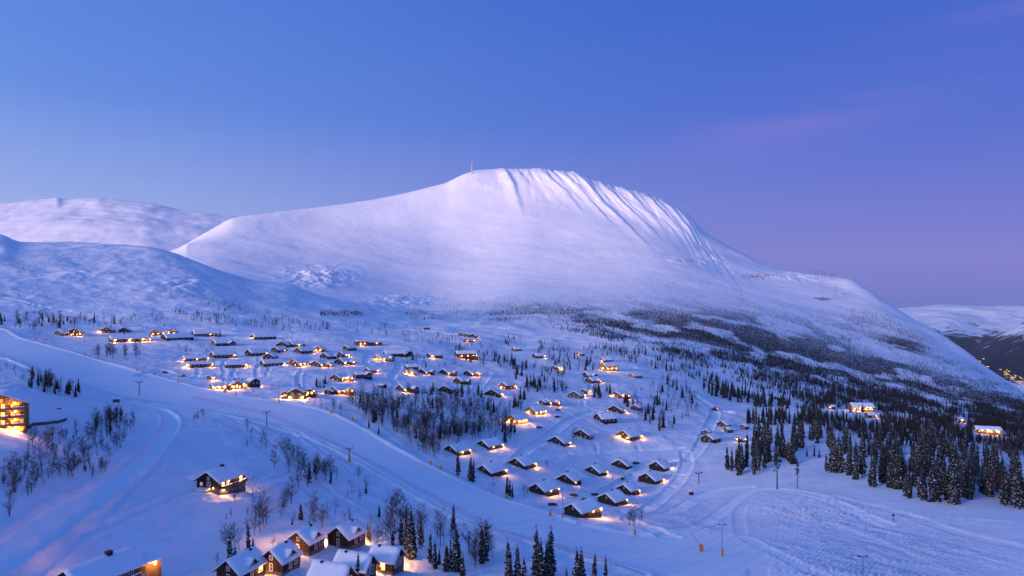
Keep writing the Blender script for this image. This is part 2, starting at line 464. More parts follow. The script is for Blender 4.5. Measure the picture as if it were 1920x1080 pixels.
PISTE_FAR = [(-300, 520), (-100, 580), (0, 612), (60, 638), (159, 667), (257, 696), (334, 716), (430, 740), (540, 755), (620, 774), (680, 801), (740, 838), (830, 884), (900, 916), (960, 940), (1030, 960), (1100, 986), (1190, 1001), (1260, 1003)]
PISTE_NEAR = [(-300, 560), (-100, 630), (0, 668), (100, 705), (215, 742), (300, 757), (360, 769), (480, 790), (560, 812), (620, 836), (700, 880), (760, 915), (830, 955), (900, 988), (980, 1010), (1080, 1040), (1200, 1076), (1300, 1110)]
PISTE_POLY = PISTE_FAR + [(1330, 990), (1420, 1010), (1480, 1050), (1530, 1120)] + PISTE_NEAR[::-1]
piste = poly_mask([tuple(p) for p in np.vstack([smooth_line(PISTE_FAR, 4), [(1330, 990), (1420, 1010), (1480, 1050), (1530, 1120)], smooth_line(PISTE_NEAR[::-1], 4)])])
soft = blur(blur(piste.astype(float), 0, 12), 1, 12)
W_far = world_line(PISTE_FAR); W_near = world_line(PISTE_NEAR)

# natural relief
wild = 1 - 0.93 * soft
nearw = sstep(1500, 300, YY)
g1 = fbm(XX / 55, YY / 55, 4, 0.5, 3)
g2 = fbm(XX / 9, YY / 9, 3, 0.5, 9)
g3 = np.abs(fbm(XX / 24, YY / 24, 3, 0.5, 21))
flat_r = sstep(1250, 1400, UG) * sstep(800, 930, VV)          # the groomed run-out at lower right
hillw = sstep(8.6, 10.2, TT) * sstep(13.2, 12.0, TT)
dz = wild * (1 - 0.85 * flat_r) * (1.5 * g1 + 0.5 * g2 - 1.0 * g3 + 0.22 * fbm(XX / 3.5 + YY / 8, YY / 5.0, 3, .55, 29)) * (1 - 0.7 * hillw) * sstep(14, 12, TT)
dz += sstep(560, 760, UG) * sstep(8.2, 9.4, TT) * sstep(13.5, 12.0, TT) * (6.0 * fbm(XX / 130 + YY / 300, YY / 150, 4, .5, 131) - 5.0 * np.abs(fbm(XX / 90, YY / 170, 3, .5, 135)))
dz += hillw * (7.0 * fbm(XX / 210, YY / 210, 5, 0.5, 5) + 2.2 * fbm(XX / 60, YY / 40, 4, 0.5, 33) - 3.0 * np.abs(fbm(XX / 120, YY / 90, 3, 0.5, 51)))
mtw = sstep(12.6, 14.2, TT)
dz += mtw * sstep(17.1, 16.3, TT) * (14.0 * fbm(XX / 700, YY / 500, 3, 0.45, 61) + 2.2 * fbm(XX / 150 + YY / 200, YY / 160, 3, 0.5, 65))
dz += mtw * 0.7 * fbm(XX / 40, YY / 40, 3, 0.55, 71)
# rocky knolls under the mountain, where the snow breaks into steps
for (u0, v0, su, sv, amp) in ((600, 515, 60, 16, 16), (755, 566, 70, 16, 13), (620, 530, 40, 10, 8), (350, 540, 70, 18, 7), (140, 515, 60, 12, 6), (1300, 488, 60, 8, 10), (1470, 520, 80, 10, 9), (1130, 630, 50, 10, 4), (960, 612, 40, 8, 4)):
    m_ = np.exp(-((UG - u0) / su) ** 2 - ((VV - v0) / sv) ** 2) * (TT > 9.5)
    dz += m_ * amp * (0.35 + np.abs(fbm(XX / 70, YY / 70, 4, 0.6, 81)) * 1.8)
ZZ += dz
# gullies of the summit
vsil = pc1(SIL, UU)[None]
dv = np.clip(VV - vsil, 0, 400) * (TT >= 13.5)
mm = np.interp(UG - dv * 1.0, [900, 950, 1000, 1080, 1400], [0.4, 0.55, 0.95, 1.40, 1.45])
us = UG - mm * dv
gul = np.zeros(XX.shape)
DROPS = [(925, 0, 60), (951, 7.5, 95), (974, 4.2, 46), (988, 3.6, 34), (1021, 6.0, 80), (1036, 2.4, 34), (1055, 5.0, 84), (1087, 7.5, 112), (1106, 2.2, 36), (1135, 5.2, 84), (1149, 2.2, 30), (1176, 4.4, 66), (1196, 2.0, 30), (1219, 4.0, 56), (1231, 1.8, 22), (1258, 3.2, 44), (1276, 2.0, 28), (1300, 2.2, 26)]
wig = fbm(VV / 26, us / 60, 2, .5, 91) * 4.0 + fbm(VV / 6, us / 14, 2, .5, 93) * 1.6
uw = us + wig
for (p0, a0, l0), (p1, a1, l1) in zip(DROPS[:-1], DROPS[1:]):
    # a rib: a long face towards the glow, rising to a crest, then a short steep face
    f = (uw - p0) / (p1 - p0)
    up_ = np.clip(f / 0.78, 0, 1); dn_ = np.clip((1 - f) / 0.22, 0, 1)
    rib = np.minimum(up_ ** 1.25, dn_ ** 0.9) * ((f > 0) & (f < 1))
    gul += a1 * rib * sstep(l1, l1 * 0.12, dv) ** 0.75
crest_soft = np.where(us < 1112, 0.30 + 0.70 * sstep(0, 14, dv), 0.62 + 0.38 * sstep(0, 8, dv))
gul = -gul * crest_soft
gul = -blur(blur(-gul, 1, 1), 0, 1)
rough = (fbm(us / 7, dv / 14, 4, 0.6, 95) * 1.4 - np.abs(fbm(us / 13 + dv / 50, dv / 26, 3, 0.6, 96)) * 3.0) * sstep(945, 975, us) * sstep(1330, 1290, us) * sstep(95, 10, dv)
ribs = -rough
step_ = sstep(880, 905, UG) * sstep(975, 955, UG) * np.exp(-((VV - 348 - 4 * np.sin(UG / 9)) / 7) ** 2) * (1.2 + 2.5 * np.abs(fbm(UG / 9, VV / 12, 3, .5, 97)))
mtn = (TT > 13.6) & (TT < 17.6)
ZZ -= np.where(mtn, (gul * 0.8 + ribs) * YY / F, 0)
ZZ += np.where(mtn, step_ * YY / F, 0)

# banks beside the groomed run
D, S = line_dist(W_near, 14)
ZZ += 1.3 * np.exp(-((D - 1.5) / 1.6) ** 2) * (0.75 + 0.25 * fbm(XX / 12, YY / 12, 2, .5, 101))
D2, S2 = line_dist(W_far, 12)
ZZ += 0.8 * np.exp(-((D2 - 0.8) / 1.3) ** 2)
# ploughed roads and tracks: (points, half width m, depth m, bank m)
ROADS = [
 ([(-20, 1062), (110, 968), (230, 895), (292, 838), (322, 795), (300, 768), (240, 753)], 3.2, 0.9, 0.5),
 ([(60, 1085), (170, 985), (255, 915), (315, 850)], 1.0, 0.3, 0.3),
 ([(150, 1000), (250, 963), (340, 925), (372, 918)], 0.9, 0.35, 0.3),
 ([(400, 938), (450, 925), (500, 905), (560, 885)], 2.2, 0.6, 0.6),
 ([(470, 800), (530, 850), (580, 900)], 0.8, 0.25, 0.2), ([(440, 790), (520, 830), (575, 880), (640, 935), (740, 985)], 0.7, 0.25, 0.2),
 ([(1260, 1008), (1180, 975), (1225, 945), (1270, 905), (1288, 870), (1285, 845)], 3.4, 0.55, 0.4),
 ([(960, 870), (985, 845), (1010, 830), (1050, 800), (1085, 778), (1120, 770)], 3.0, 0.8, 0.5),
 ([(985, 862), (1040, 850), (1120, 845), (1200, 842), (1280, 838)], 2.2, 0.6, 0.4),
 ([(1010, 940), (1060, 925), (1110, 930), (1150, 915), (1190, 890), (1215, 870), (1260, 862)], 3.4, 0.9, 0.6),
 ([(870, 760), (890, 735), (905, 715), (918, 700)], 3.0, 0.8, 0.5),
 ([(745, 722), (735, 705), (748, 690), (745, 672)], 2.8, 0.8, 0.5), ([(690, 665), (688, 680), (720, 700)], 2.6, 0.7, 0.5),
 ([(260, 705), (300, 695), (330, 703), (400, 707), (500, 705), (560, 703)], 3.0, 0.8, 0.6),
 ([(290, 690), (320, 680), (340, 668)], 2.5, 0.8, 0.6),
 ([(1290, 860), (1310, 840), (1330, 800), (1340, 770), (1300, 740)], 3.5, 0.6, 0.5), ([(1260, 960), (1330, 925), (1400, 915)], 4.0, 0.35, 0.15),
 ([(1130, 735), (1100, 715), (1110, 700), (1160, 690), (1240, 690)], 3.0, 0.6, 0.4),
 ([(1200, 1010), (1310, 985), (1370, 945), (1400, 925), (1440, 918), (1490, 925), (1560, 945), (1660, 985)], 3.2, 0.3, 0.10),
 ([(1390, 1000), (1385, 965), (1400, 940), (1430, 928)], 2.0, 0.2, 0.08),
 ([(1560, 935), (1680, 960), (1800, 1000), (1930, 1030)], 2.0, 0.25, 0.12), ([(1400, 1010), (1480, 1050), (1560, 1090)], 2.2, 0.2, 0.10),
 ([(0, 553), (60, 572), (130, 583)], 2.5, 0.9, 0.7), ([(560, 812), (640, 870), (700, 910)], 0.7, 0.3, 0.2),
 ([(900, 985), (960, 985), (1030, 975), (1100, 985)], 3.0, 0.4, 0.2),
 ([(1180, 660), (1300, 690), (1330, 715), (1420, 740), (1500, 770), (1570, 768)], 3.0, 0.6, 0.5),
 ([(1560, 768), (1600, 775), (1650, 775)], 2.5, 0.5, 0.4),
]
DOORS = [(1096, 975), (1160, 953), (1190, 931), (1030, 934), (1082, 912), (1132, 897), (1182, 884), (1250, 888), (1234, 911), (930, 897), (990, 884), (866, 859), (925, 848), (1064, 841), (1108, 828), (1190, 830), (1136, 796), (978, 799), (1010, 782), (1036, 764), (1094, 751), (1170, 750), (1172, 780), (944, 749), (955, 734), (1116, 722), (1142, 698), (720, 681), (780, 707), (803, 706), (845, 708), (890, 709), (870, 724), (762, 740), (645, 719), (640, 743), (650, 688), (606, 692), (566, 691), (504, 691), (440, 694), (372, 693), (425, 675), (485, 671), (570, 753), (430, 733), (412, 932)]
_rp = np.array([q for pts, hw, dep, bank in ROADS if hw > 2 for q in smooth_line(pts, 5)])
_rd = random.Random(9)
PATHS = []
for (u_, v_) in DOORS:
    d_ = np.hypot(_rp[:, 0] - u_, (_rp[:, 1] - v_) * 2.2); k = int(np.argmin(d_))
    if d_[k] > 130: continue
    q = _rp[k]
    PATHS.append(([(u_, v_), ((u_ * 2 + q[0]) / 3 + _rd.uniform(-5, 5), (v_ * 2 + q[1]) / 3 + _rd.uniform(-2, 3)), ((u_ + 2 * q[0]) / 3 + _rd.uniform(-5, 5), (v_ + 2 * q[1]) / 3 + _rd.uniform(-2, 3)), (float(q[0]), float(q[1]))], _rd.uniform(.6, 1.6), .45, .35))
roadmask = np.zeros(XX.shape, bool)
for pts, hw, dep, bank in ROADS + PATHS:
    W = world_line(pts, 4)
    d_, s_ = line_dist(W, hw + 6)
    ZZ -= dep * sstep(hw + 0.9, hw - 0.6, d_)
    ZZ += bank * np.exp(-((d_ - hw - 1.2) / 0.9) ** 2) * (0.6 + 0.5 * fbm(XX / 6, YY / 6, 2, .5, 111))
    if hw > 2: roadmask |= d_ < hw
# ski tracks over the open slope at lower right and beside the run
TRACKS = []
rr = random.Random(3)
for i in range(85):
    v0 = rr.uniform(925, 1075); u0 = rr.uniform(1380, 1500) + (v0 - 925) * 0.5
    sl = rr.uniform(0.10, 0.34); cv = rr.uniform(-0.00012, 0.00025); ln = rr.uniform(160, 560)
    TRACKS.append([(u0 + q * ln, v0 + sl * q * ln + cv * (q * ln) ** 2 + 5 * math.sin(q * 5 + i)) for q in np.linspace(0, 1, 6)])
for i in range(16):
    u0 = rr.uniform(1405, 1600); v0 = rr.uniform(935, 990)
    TRACKS.append([(u0, v0), (u0 + 40, v0 + rr.uniform(-10, 14)), (u0 + 90, v0 + rr.uniform(-20, 20))])
for i in range(40):
    u0 = rr.uniform(420, 640); v0 = rr.uniform(790, 960)
    a = rr.uniform(0.2, 1.1); ln = rr.uniform(40, 160)
    TRACKS.append([(u0 + q * ln, v0 + a * q * ln + 6 * math.sin(q * 7 + i)) for q in np.linspace(0, 1, 6)])
for i in range(14):
    u0 = rr.uniform(1240, 1275); v0 = rr.uniform(925, 960)
    TRACKS.append([(u0, v0), (u0 + 40, v0 + 24), (u0 + 80, v0 + 42 + rr.uniform(-8, 8))])
for i in range(10):
    u0 = rr.uniform(380, 470); v0 = rr.uniform(760, 800)
    TRACKS.append([(u0, v0), (u0 + 50, v0 + 30), (u0 + 110, v0 + 75)])
for pts in TRACKS:
    try: W = world_line(pts, 2)
    except Exception: continue
    d_, s_ = line_dist(W, 2.5)
    k_ = rr.uniform(0.5, 1.0)
    ZZ += k_ * (0.24 * np.exp(-((d_ - 0.65) / 0.4) ** 2) - 0.15 * np.exp(-(d_ / 0.4) ** 2))
# terrain-park mound
m_ = np.exp(-((UG - 1500) / 95) ** 4 - ((VV - 945) / 22) ** 4)
ZZ += 1.2 * m_
bx_ = sstep(1398, 1406, UG) * sstep(1446, 1438, UG) * sstep(1060, 1066, VV) * sstep(1100, 1090, VV)
ZZ -= 0.25 * bx_
G.refresh()

# normals of the whole sheet, so that the pieces shade without seams
P3 = np.stack([XX, YY, ZZ], -1)
du = np.gradient(P3, axis=1); dt = np.gradient(P3, axis=0)
NR = np.cross(du, dt); NR /= np.linalg.norm(NR, axis=-1, keepdims=True) + 1e-12
NR[NR[..., 2] < 0] *= -1

MASK0 = piste | roadmask
# bare rock and heath that pokes through the snow (a colour of the place itself)
cover = np.zeros(XX.shape)
for (u0, v0, su, sv, amp) in ((1290, 489, 45, 6, .38), (1430, 517, 60, 8, .40), (1545, 558, 30, 4, .36), (755, 562, 80, 12, .22), (590, 515, 40, 10, .22), (120, 510, 80, 14, .26), (30, 520, 30, 12, .2), (600, 555, 60, 20, .12), (970, 605, 60, 14, .18), (900, 560, 160, 18, .12), (1650, 585, 90, 30, .22), (1700, 640, 60, 30, .3)):
    cover += amp * np.exp(-((UG - u0) / su) ** 2 - ((VV - v0) / sv) ** 2)
cover *= (TT > 9.6)
CC = [(760, 596), (900, 588), (1000, 590), (1100, 600), (1200, 611), (1300, 626), (1400, 648), (1500, 682), (1600, 722), (1700, 745), (1800, 768), (1920, 795)]
TH = [(760, 5), (900, 12), (1000, 19), (1100, 28), (1200, 40), (1300, 54), (1400, 72), (1500, 88), (1600, 98), (1700, 90), (1800, 78), (1920, 58)]
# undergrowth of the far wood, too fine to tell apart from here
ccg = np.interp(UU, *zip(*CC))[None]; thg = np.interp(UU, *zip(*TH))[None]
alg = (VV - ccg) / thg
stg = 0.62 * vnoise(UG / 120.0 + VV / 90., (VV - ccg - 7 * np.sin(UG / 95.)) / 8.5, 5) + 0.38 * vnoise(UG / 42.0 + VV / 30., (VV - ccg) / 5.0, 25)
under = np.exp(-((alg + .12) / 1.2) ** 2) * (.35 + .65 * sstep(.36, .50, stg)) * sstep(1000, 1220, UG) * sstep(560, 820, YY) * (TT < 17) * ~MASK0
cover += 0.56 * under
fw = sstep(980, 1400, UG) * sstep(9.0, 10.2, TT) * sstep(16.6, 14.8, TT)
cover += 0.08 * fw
cover[TT > 17.2] = 0

idx = np.arange(NT * NU).reshape(NT, NU)
quads = np.stack([idx[:-1, :-1], idx[:-1, 1:], idx[1:, 1:], idx[1:, :-1]], -1)
tq = TT[:-1, :-1]; uq = UG[:-1, :-1]
pm = piste[:-1, :-1]
rm = roadmask[:-1, :-1] & ~pm
is_mtn = tq >= 13.0
is_hill = (~is_mtn) & (tq >= 9.8) & (uq < 900)
def sheet(name, sel, mat):
    q = quads[sel].reshape(-1, 4)
    used, inv = np.unique(q, return_inverse=True)
    V = P3.reshape(-1, 3)[used]
    me = mesh_np(name, V, inv.reshape(-1, 4), True, NR.reshape(-1, 3)[used].astype(np.float32))
    a = me.attributes.new('cover', 'FLOAT', 'POINT')
    a.data.foreach_set('value', cover.reshape(-1)[used].astype(np.float32))
    o = link(name, me, mat)
    o['kind'] = 'structure'
    return o
sheet('mountain', is_mtn, M['mountain_snow'])
sheet('hill', is_hill & ~pm & ~rm, M['hill_snow'])
sheet('ski_slope', pm, M['groomed'])
sheet('snowy_road', rm, M['groomed'])
sheet('ground', ~is_mtn & ~is_hill & ~pm & ~rm, M['snow'])

# ---- sheets that lie behind: the fell at left, the plateau and the valley side at right, the lowland below
def back_sheet(name, u0, u1, du_, rows, seg, relief, mat, coverf=None):
    U_ = np.arange(u0, u1 + 1, du_)
    K = len(rows)
    vk = np.array([pc1(r[0], U_) if isinstance(r[0], list) else np.full(len(U_), r[0], float) for r in rows])
    yk = np.array([pc1(r[1], U_) if isinstance(r[1], list) else np.full(len(U_), r[1], float) for r in rows])
    t_ = np.concatenate([np.linspace(i, i + 1, seg, endpoint=False) for i in range(K - 1)] + [[K - 1]])
    v_ = pchip(np.arange(K), vk, t_); y_ = np.exp(pchip(np.arange(K), np.log(yk), t_))
    x_ = (U_[None] - 960) / F * y_
    z_ = CAMZ - (v_ - HV) / F * y_
    T_ = np.repeat(t_[:, None], len(U_), 1); Ug = np.repeat(U_[None].astype(float), len(t_), 0)
    z_ = z_ + relief(x_, y_, Ug, T_)
    id_ = np.arange(z_.size).reshape(z_.shape)
    q = np.stack([id_[:-1, :-1], id_[:-1, 1:], id_[1:, 1:], id_[1:, :-1]], -1).reshape(-1, 4)
    me = mesh_np(name, np.stack([x_, y_, z_], -1).reshape(-1, 3), q, True)
    c_ = coverf(x_, y_, v_, T_) if coverf else np.zeros(z_.shape)
    a = me.attributes.new('cover', 'FLOAT', 'POINT'); a.data.foreach_set('value', c_.reshape(-1).astype(np.float32))
    o = link(name, me, mat); o['kind'] = 'structure'
    return x_, y_, z_
fell = [(-700, 420), (-300, 398), (0, 381), (50, 377), (100, 373), (107, 372), (118, 374), (150, 372.5), (186, 371), (200, 373), (239, 376), (299, 384), (346, 394), (409, 403), (450, 408), (520, 415), (700, 440), (1000, 470)]
fell_s = [(-700, 420), (-300, 398), (0, 381), (120, 374), (250, 378), (346, 393), (450, 408), (520, 415), (700, 440), (1000, 470)]
fl = lambda k: [(u, v + k) for u, v in fell_s]
back_sheet('fell', -600, 900, 4, [(fl(260), 3900), (fl(140), 4200), (fl(75), 4800), (fl(30), 5300), (fell, 6000), (fl(60), 7200)], 40,
           lambda x, y, u, t: 26 * fbm(x / 600, y / 420, 4, .5, 201) * sstep(4.1, 3.2, t) + 9 * fbm(x / 160, y / 130, 3, .5, 205),
           M['mountain_snow'])
plat = [(1500, 585), (1660, 582), (1690, 578), (1710, 576), (1740, 573), (1765, 571), (1790, 572), (1820, 573), (1850, 574), (1880, 573), (1920, 573), (2100, 570), (2500, 566)]
pl = lambda k: [(u, v + k) for u, v in plat]
back_sheet('plateau', 1500, 2500, 4, [(pl(260), 5000), (pl(120), 5600), (pl(60), 6500), (pl(34), 7400), (pl(14), 8400), (plat, 9800), (pl(12), 12500)], 34,
           lambda x, y, u, t: 70 * fbm(x / 900, y / 700, 5, .55, 211) * sstep(5.0, 4.2, t) - 60 * np.abs(fbm(x / 500, y / 600, 4, .5, 215)) * sstep(4.8, 4.0, t) + 8 * fbm(x / 200, y / 300, 3, .5, 217),
           M['far_snow'], lambda x, y, v, t: np.clip(1.08 - (t - 1.0) / 2.7, 0, 1) * 0.9)
vall = [(1600, 720), (1700, 705), (1760, 682), (1790, 664), (1830, 648), (1860, 634), (1890, 620), (1920, 606), (2000, 585), (2200, 566), (2500, 560)]
vl = lambda k: [(u, v + k) for u, v in vall]
VX, VY, VZ = back_sheet('valley_side', 1600, 2500, 4, [([(1600, 860), (2500, 860)], 3000), ([(1600, 800), (2500, 790)], 3500), ([(1600, 745), (1900, 715), (2500, 690)], 4000), (vl(22), 4700), (vall, 5400), (vl(30), 6000)], 30,
           lambda x, y, u, t: 22 * fbm(x / 320, y / 300, 5, .5, 221) * sstep(1.6, 2.6, t),
           M['far_snow'], lambda x, y, v, t: np.where(t > 2.0, 0.78, 0.5) - 0.42 * np.exp(-((v - 622) / 14) ** 2))
# unseen hill, added behind left to keep the low glow off the valley floor
bl = np.linspace(math.radians(-178), math.radians(-66), 60); rl = np.linspace(420, 2600, 44)
BA, BR = np.meshgrid(bl, rl)
bx0 = BR * np.sin(BA); by0 = BR * np.cos(BA)
bz0 = -30 + (SHADE_HILL_H + 30) * np.exp(-((BR - 1550) / 560) ** 2) * sstep(math.radians(-178), math.radians(-160), BA) * sstep(math.radians(-72), math.radians(-116), BA) + 24 * fbm(bx0 / 300, by0 / 300, 4, .5, 231)
bz0 = np.maximum(bz0, -60)
bid = np.arange(bz0.size).reshape(bz0.shape)
bq_ = np.stack([bid[:-1, :-1], bid[:-1, 1:], bid[1:, 1:], bid[1:, :-1]], -1).reshape(-1, 4)
bo = link('added_shade_hill', mesh_np('added_shade_hill', np.stack([bx0, by0, bz0], -1).reshape(-1, 3), bq_, True), M['hill_snow']); bo['kind'] = 'structure'
ge = MB(); R_ = 13500
ge.add([(-R_, -3900, -620), (R_, -3900, -620), (R_, R_, -620), (-R_, R_, -620)], [(0, 1, 2, 3)])
lowland = ge.build('lowland', M['far_snow']); lowland['kind'] = 'structure'

# ------------------------------------------------------------------ building materials
def wood_mat(name, col, board=6.0, rough=0.75, along='Z'):
    m, t, b = new_mat(name)
    co = N(t, 'ShaderNodeTexCoord')
    w = N(t, 'ShaderNodeTexWave', wave_type='BANDS', bands_direction=along); w.inputs['Scale'].default_value = board; w.inputs['Distortion'].default_value = 0.4
    L(t, co.outputs['Object'], w.inputs[0])
    n = N(t, 'ShaderNodeTexNoise'); n.inputs['Scale'].default_value = 2.2; n.inputs['Detail'].default_value = 5
    L(t, co.outputs['Object'], n.inputs[0])
    f = math_node(t, 'MULTIPLY_ADD', w.outputs[1], 0.35); f.node.inputs[2].default_value = 0.0
    f = math_node(t, 'ADD', f, math_node(t, 'MULTIPLY', n.outputs[0], 0.65))
    c = ramp(t, f, [(0.2, tuple(x * .6 for x in col)), (0.75, tuple(x * 1.25 for x in col))], 'LINEAR')
    L(t, c, b.inputs['Base Color'])
    b.inputs['Roughness'].default_value = rough; b.inputs['Specular IOR Level'].default_value = 0.2
    bp = N(t, 'ShaderNodeBump'); bp.inputs['Strength'].default_value = 0.6; bp.inputs['Distance'].default_value = 0.04
    L(t, w.outputs[1], bp.inputs['Height']); L(t, bp.outputs[0], b.inputs['Normal'])
    return m
M['dk'] = wood_mat('dark_stained_timber', (0.022, 0.020, 0.024))
M['br'] = wood_mat('brown_timber', (0.075, 0.038, 0.022))
M['rd'] = wood_mat('red_timber', (0.13, 0.028, 0.020))
M['gy'] = wood_mat('weathered_grey_timber', (0.085, 0.078, 0.080))
M['lt'] = wood_mat('light_timber', (0.26, 0.15, 0.06))
M['log'] = wood_mat('log_timber', (0.060, 0.030, 0.020), board=1.0, along='X')
M['stone'] = simple_mat('dressed_stone', (0.12, 0.115, 0.12), 0.85, 0.45, 2.5, 0.6)
M['white'] = simple_mat('white_paint', (0.72, 0.72, 0.74), 0.5, 0.05, 3)
M['roof'] = wood_mat('roof_timber', (0.035, 0.024, 0.020), board=4.0, along='X')
M['metal'] = simple_mat('galvanised_steel', (0.16, 0.17, 0.19), 0.45, 0.2, 4, 0, 0.8)
M['black'] = simple_mat('black_metal', (0.018, 0.018, 0.02), 0.5, 0.2, 4)
M['orange'] = simple_mat('orange_padding', (0.62, 0.24, 0.02), 0.6, 0.12, 2)
M['red'] = simple_mat('red_paint', (0.42, 0.03, 0.035), 0.6, 0.1, 2)
M['rubber'] = simple_mat('rubber', (0.012, 0.012, 0.013), 0.9, 0.2, 4)
m, t, b = new_mat('dark_window_glass')
b.inputs['Base Color'].default_value = (0.012, 0.014, 0.02, 1); b.inputs['Roughness'].default_value = 0.08; b.inputs['Specular IOR Level'].default_value = 0.9
M['glass'] = m
M['lit'] = emit_mat('lit_window', (1.0, 0.50, 0.13), 2.6, 0.45)
M['litdim'] = emit_mat('dimly_lit_window', (1.0, 0.42, 0.10), 0.9, 0.4)
M['bulb'] = emit_mat('lamp_glass', (1.0, 0.58, 0.20), 14.0)
LAMP = 7.5
LAMP_COL = (1.0, 0.42, 0.10)

# ------------------------------------------------------------------ building kit (local frame: x across the gable, y along the ridge, front gable at y=0)
SHARED = {}
def window_meshes(w, h, frame, pane, mull=True):
    k = (round(w, 2), round(h, 2), frame, pane, mull)
    if k not in SHARED:
        f = MB(); b_ = 0.13 if w > 0.7 else 0.09; d = 0.10
        f.box(-w/2 - b_, w/2 + b_, -d, 0.02, h, h + b_); f.box(-w/2 - b_, w/2 + b_, -d - .03, 0.02, -b_, 0)
        f.box(-w/2 - b_, -w/2, -d, 0.02, 0, h); f.box(w/2, w/2 + b_, -d, 0.02, 0, h)
        if mull:
            f.box(-.035, .035, -d + .02, 0.01, 0, h); f.box(-w/2, -.035, -d + .02, .01, h * .5 - .03, h * .5 + .03); f.box(.035, w/2, -d + .02, .01, h * .5 - .03, h * .5 + .03)
        p = MB(); p.box(-w/2, w/2, -0.04, 0.015, 0, h)
        SHARED[k] = (f.mesh('window', M[frame]), p.mesh('pane', M[pane]))
    return SHARED[k]
class House:
    def __init__(s, name, label, cat, u, v, phi, group=None, flip=False, dz=0.0, xy=None):
        x, y = G.hit(u, v) if xy is None else xy
        az = math.atan2(x, y)
        s.h = az + math.radians(phi)                       # ridge heading, clockwise from +y
        s.z = G.z(x, y) + dz
        s.sc = y / F
        s.corner = (x, y); s.phi = phi
        s.root = empty(name, (x, y, s.z), -s.h)
        tag(s.root, label, cat, group)
        s.side = 1 if phi >= 0 else -1                      # which long wall faces the camera
        s.foot = []
    def volume(s, w, Lg, h, rise, mat='dk', ox=0.0, oy=0.0, oz=0.0, rot=0.0, over=0.55, snow=0.45, sink=2.5, prefix='', front=0.7, plinth=0.0, plinth_mat='stone', bare_front=False):
        """gabled body. With rot=0 the front corner nearest the camera sits at the root; ox, oy move it. rot turns it about its own origin."""
        vol = dict(w=w, L=Lg, h=h, rise=rise, oz=oz)
        X = Matrix.Translation((ox, oy, oz)) @ Matrix.Rotation(rot, 4, 'Z')
        if rot == 0 and ox == 0 and oy == 0: X = Matrix.Translation((-s.side * w / 2, 0, oz))
        vol['X'] = X
        z0 = plinth
        b_ = MB()
        hw = w / 2
        P = [(-hw, z0 - (0 if plinth else sink)), (hw, z0 - (0 if plinth else sink)), (hw, h), (0, h + rise), (-hw, h)]
        vs = [X @ Vector((p[0], 0, p[1])) for p in P] + [X @ Vector((p[0], Lg, p[1])) for p in P]
        b_.add(vs, [(0, 1, 2, 3, 4), (9, 8, 7, 6, 5), (1, 6, 7, 2), (5, 0, 4, 9), (2, 7, 8, 3), (3, 8, 9, 4), (0, 5, 6, 1)])
        b_.build(prefix + 'wall', M[mat], s.root)
        if plinth:
            q = MB(); e = 0.12
            q.add([X @ Vector(p) for p in [(-hw-e,-e,-sink),(hw+e,-e,-sink),(hw+e,Lg+e,-sink),(-hw-e,Lg+e,-sink),(-hw-e,-e,plinth),(hw+e,-e,plinth),(hw+e,Lg+e,plinth),(-hw-e,Lg+e,plinth)]],
                  [(0,3,2,1),(4,5,6,7),(0,1,5,4),(1,2,6,5),(2,3,7,6),(3,0,4,7)])
            q.build(prefix + 'foundation', M[plinth_mat], s.root)
        # roof boards
        sl = rise / hw
        r = MB(); th = 0.16
        ex = hw + over; ze = h - over * sl
        y0, y1 = -front, Lg + 0.5
        for sg in (-1, 1):
            a = [(0, y0, h + rise + .03), (sg * ex, y0, ze + .03), (sg * ex, y1, ze + .03), (0, y1, h + rise + .03)]
            v8 = [X @ Vector(p) for p in a] + [X @ Vector((p[0], p[1], p[2] + th)) for p in a]
            fs = [(0, 1, 2, 3), (7, 6, 5, 4), (0, 4, 5, 1), (1, 5, 6, 2), (2, 6, 7, 3), (3, 7, 4, 0)]
            r.add(v8, fs if sg < 0 else [f[::-1] for f in fs])
        r.build(prefix + 'roof', M['roof'], s.root)
        if snow > 0:
            nx, ny = 13, max(8, min(20, int(Lg / 0.9)))
            xs = np.linspace(-1, 1, nx); ys = np.linspace(0, 1, ny)
            xs = np.sign(xs) * np.abs(xs) ** 0.8
            top = []; bot = []
            sd_ = random.uniform(0, 900)
            for j in ys:
                for i in xs:
                    x_ = i * (ex + 0.10); yy = y0 - 0.10 + j * (y1 - y0 + 0.2)
                    base = h + rise - abs(x_) * sl + th + 0.034
                    edge = min((1 - abs(i)) * ex / 0.5, j * (y1 - y0) / 0.45, (1 - j) * (y1 - y0) / 0.45, 1.0)
                    edge = math.sqrt(max(0, 1 - (1 - edge) ** 2))
                    rdg = 1 - 0.25 * math.exp(-(x_ / 0.5) ** 2)
                    nz = float(fbm(np.array([x_ * .55 + sd_]), np.array([yy * .55]), 2, .5, 7)[0])
                    top.append(X @ Vector((x_, yy, base + snow * (0.42 + 0.58 * edge) * rdg * (1 + .28 * nz))))
                    bot.append(X @ Vector((x_ * 0.995, yy, base - 0.002)))
            n = nx * ny
            fs = []
            for j in range(ny - 1):
                for i in range(nx - 1):
                    a = j * nx + i
                    fs.append((a, a + 1, a + nx + 1, a + nx)); fs.append((n + a, n + a + nx, n + a + nx + 1, n + a + 1))
            for i in range(nx - 1):
                fs.append((i + 1, i, n + i, n + i + 1)); a = (ny - 1) * nx + i; fs.append((a, a + 1, n + a + 1, n + a))
            for j in range(ny - 1):
                a = j * nx; fs.append((a, a + nx, n + a + nx, n + a)); a = j * nx + nx - 1; fs.append((a + nx, a, n + a, n + a + nx))
            q = MB(); q.add(top + bot, fs); q.build(prefix + 'roof_snow', M['roof_snow'], s.root, True)
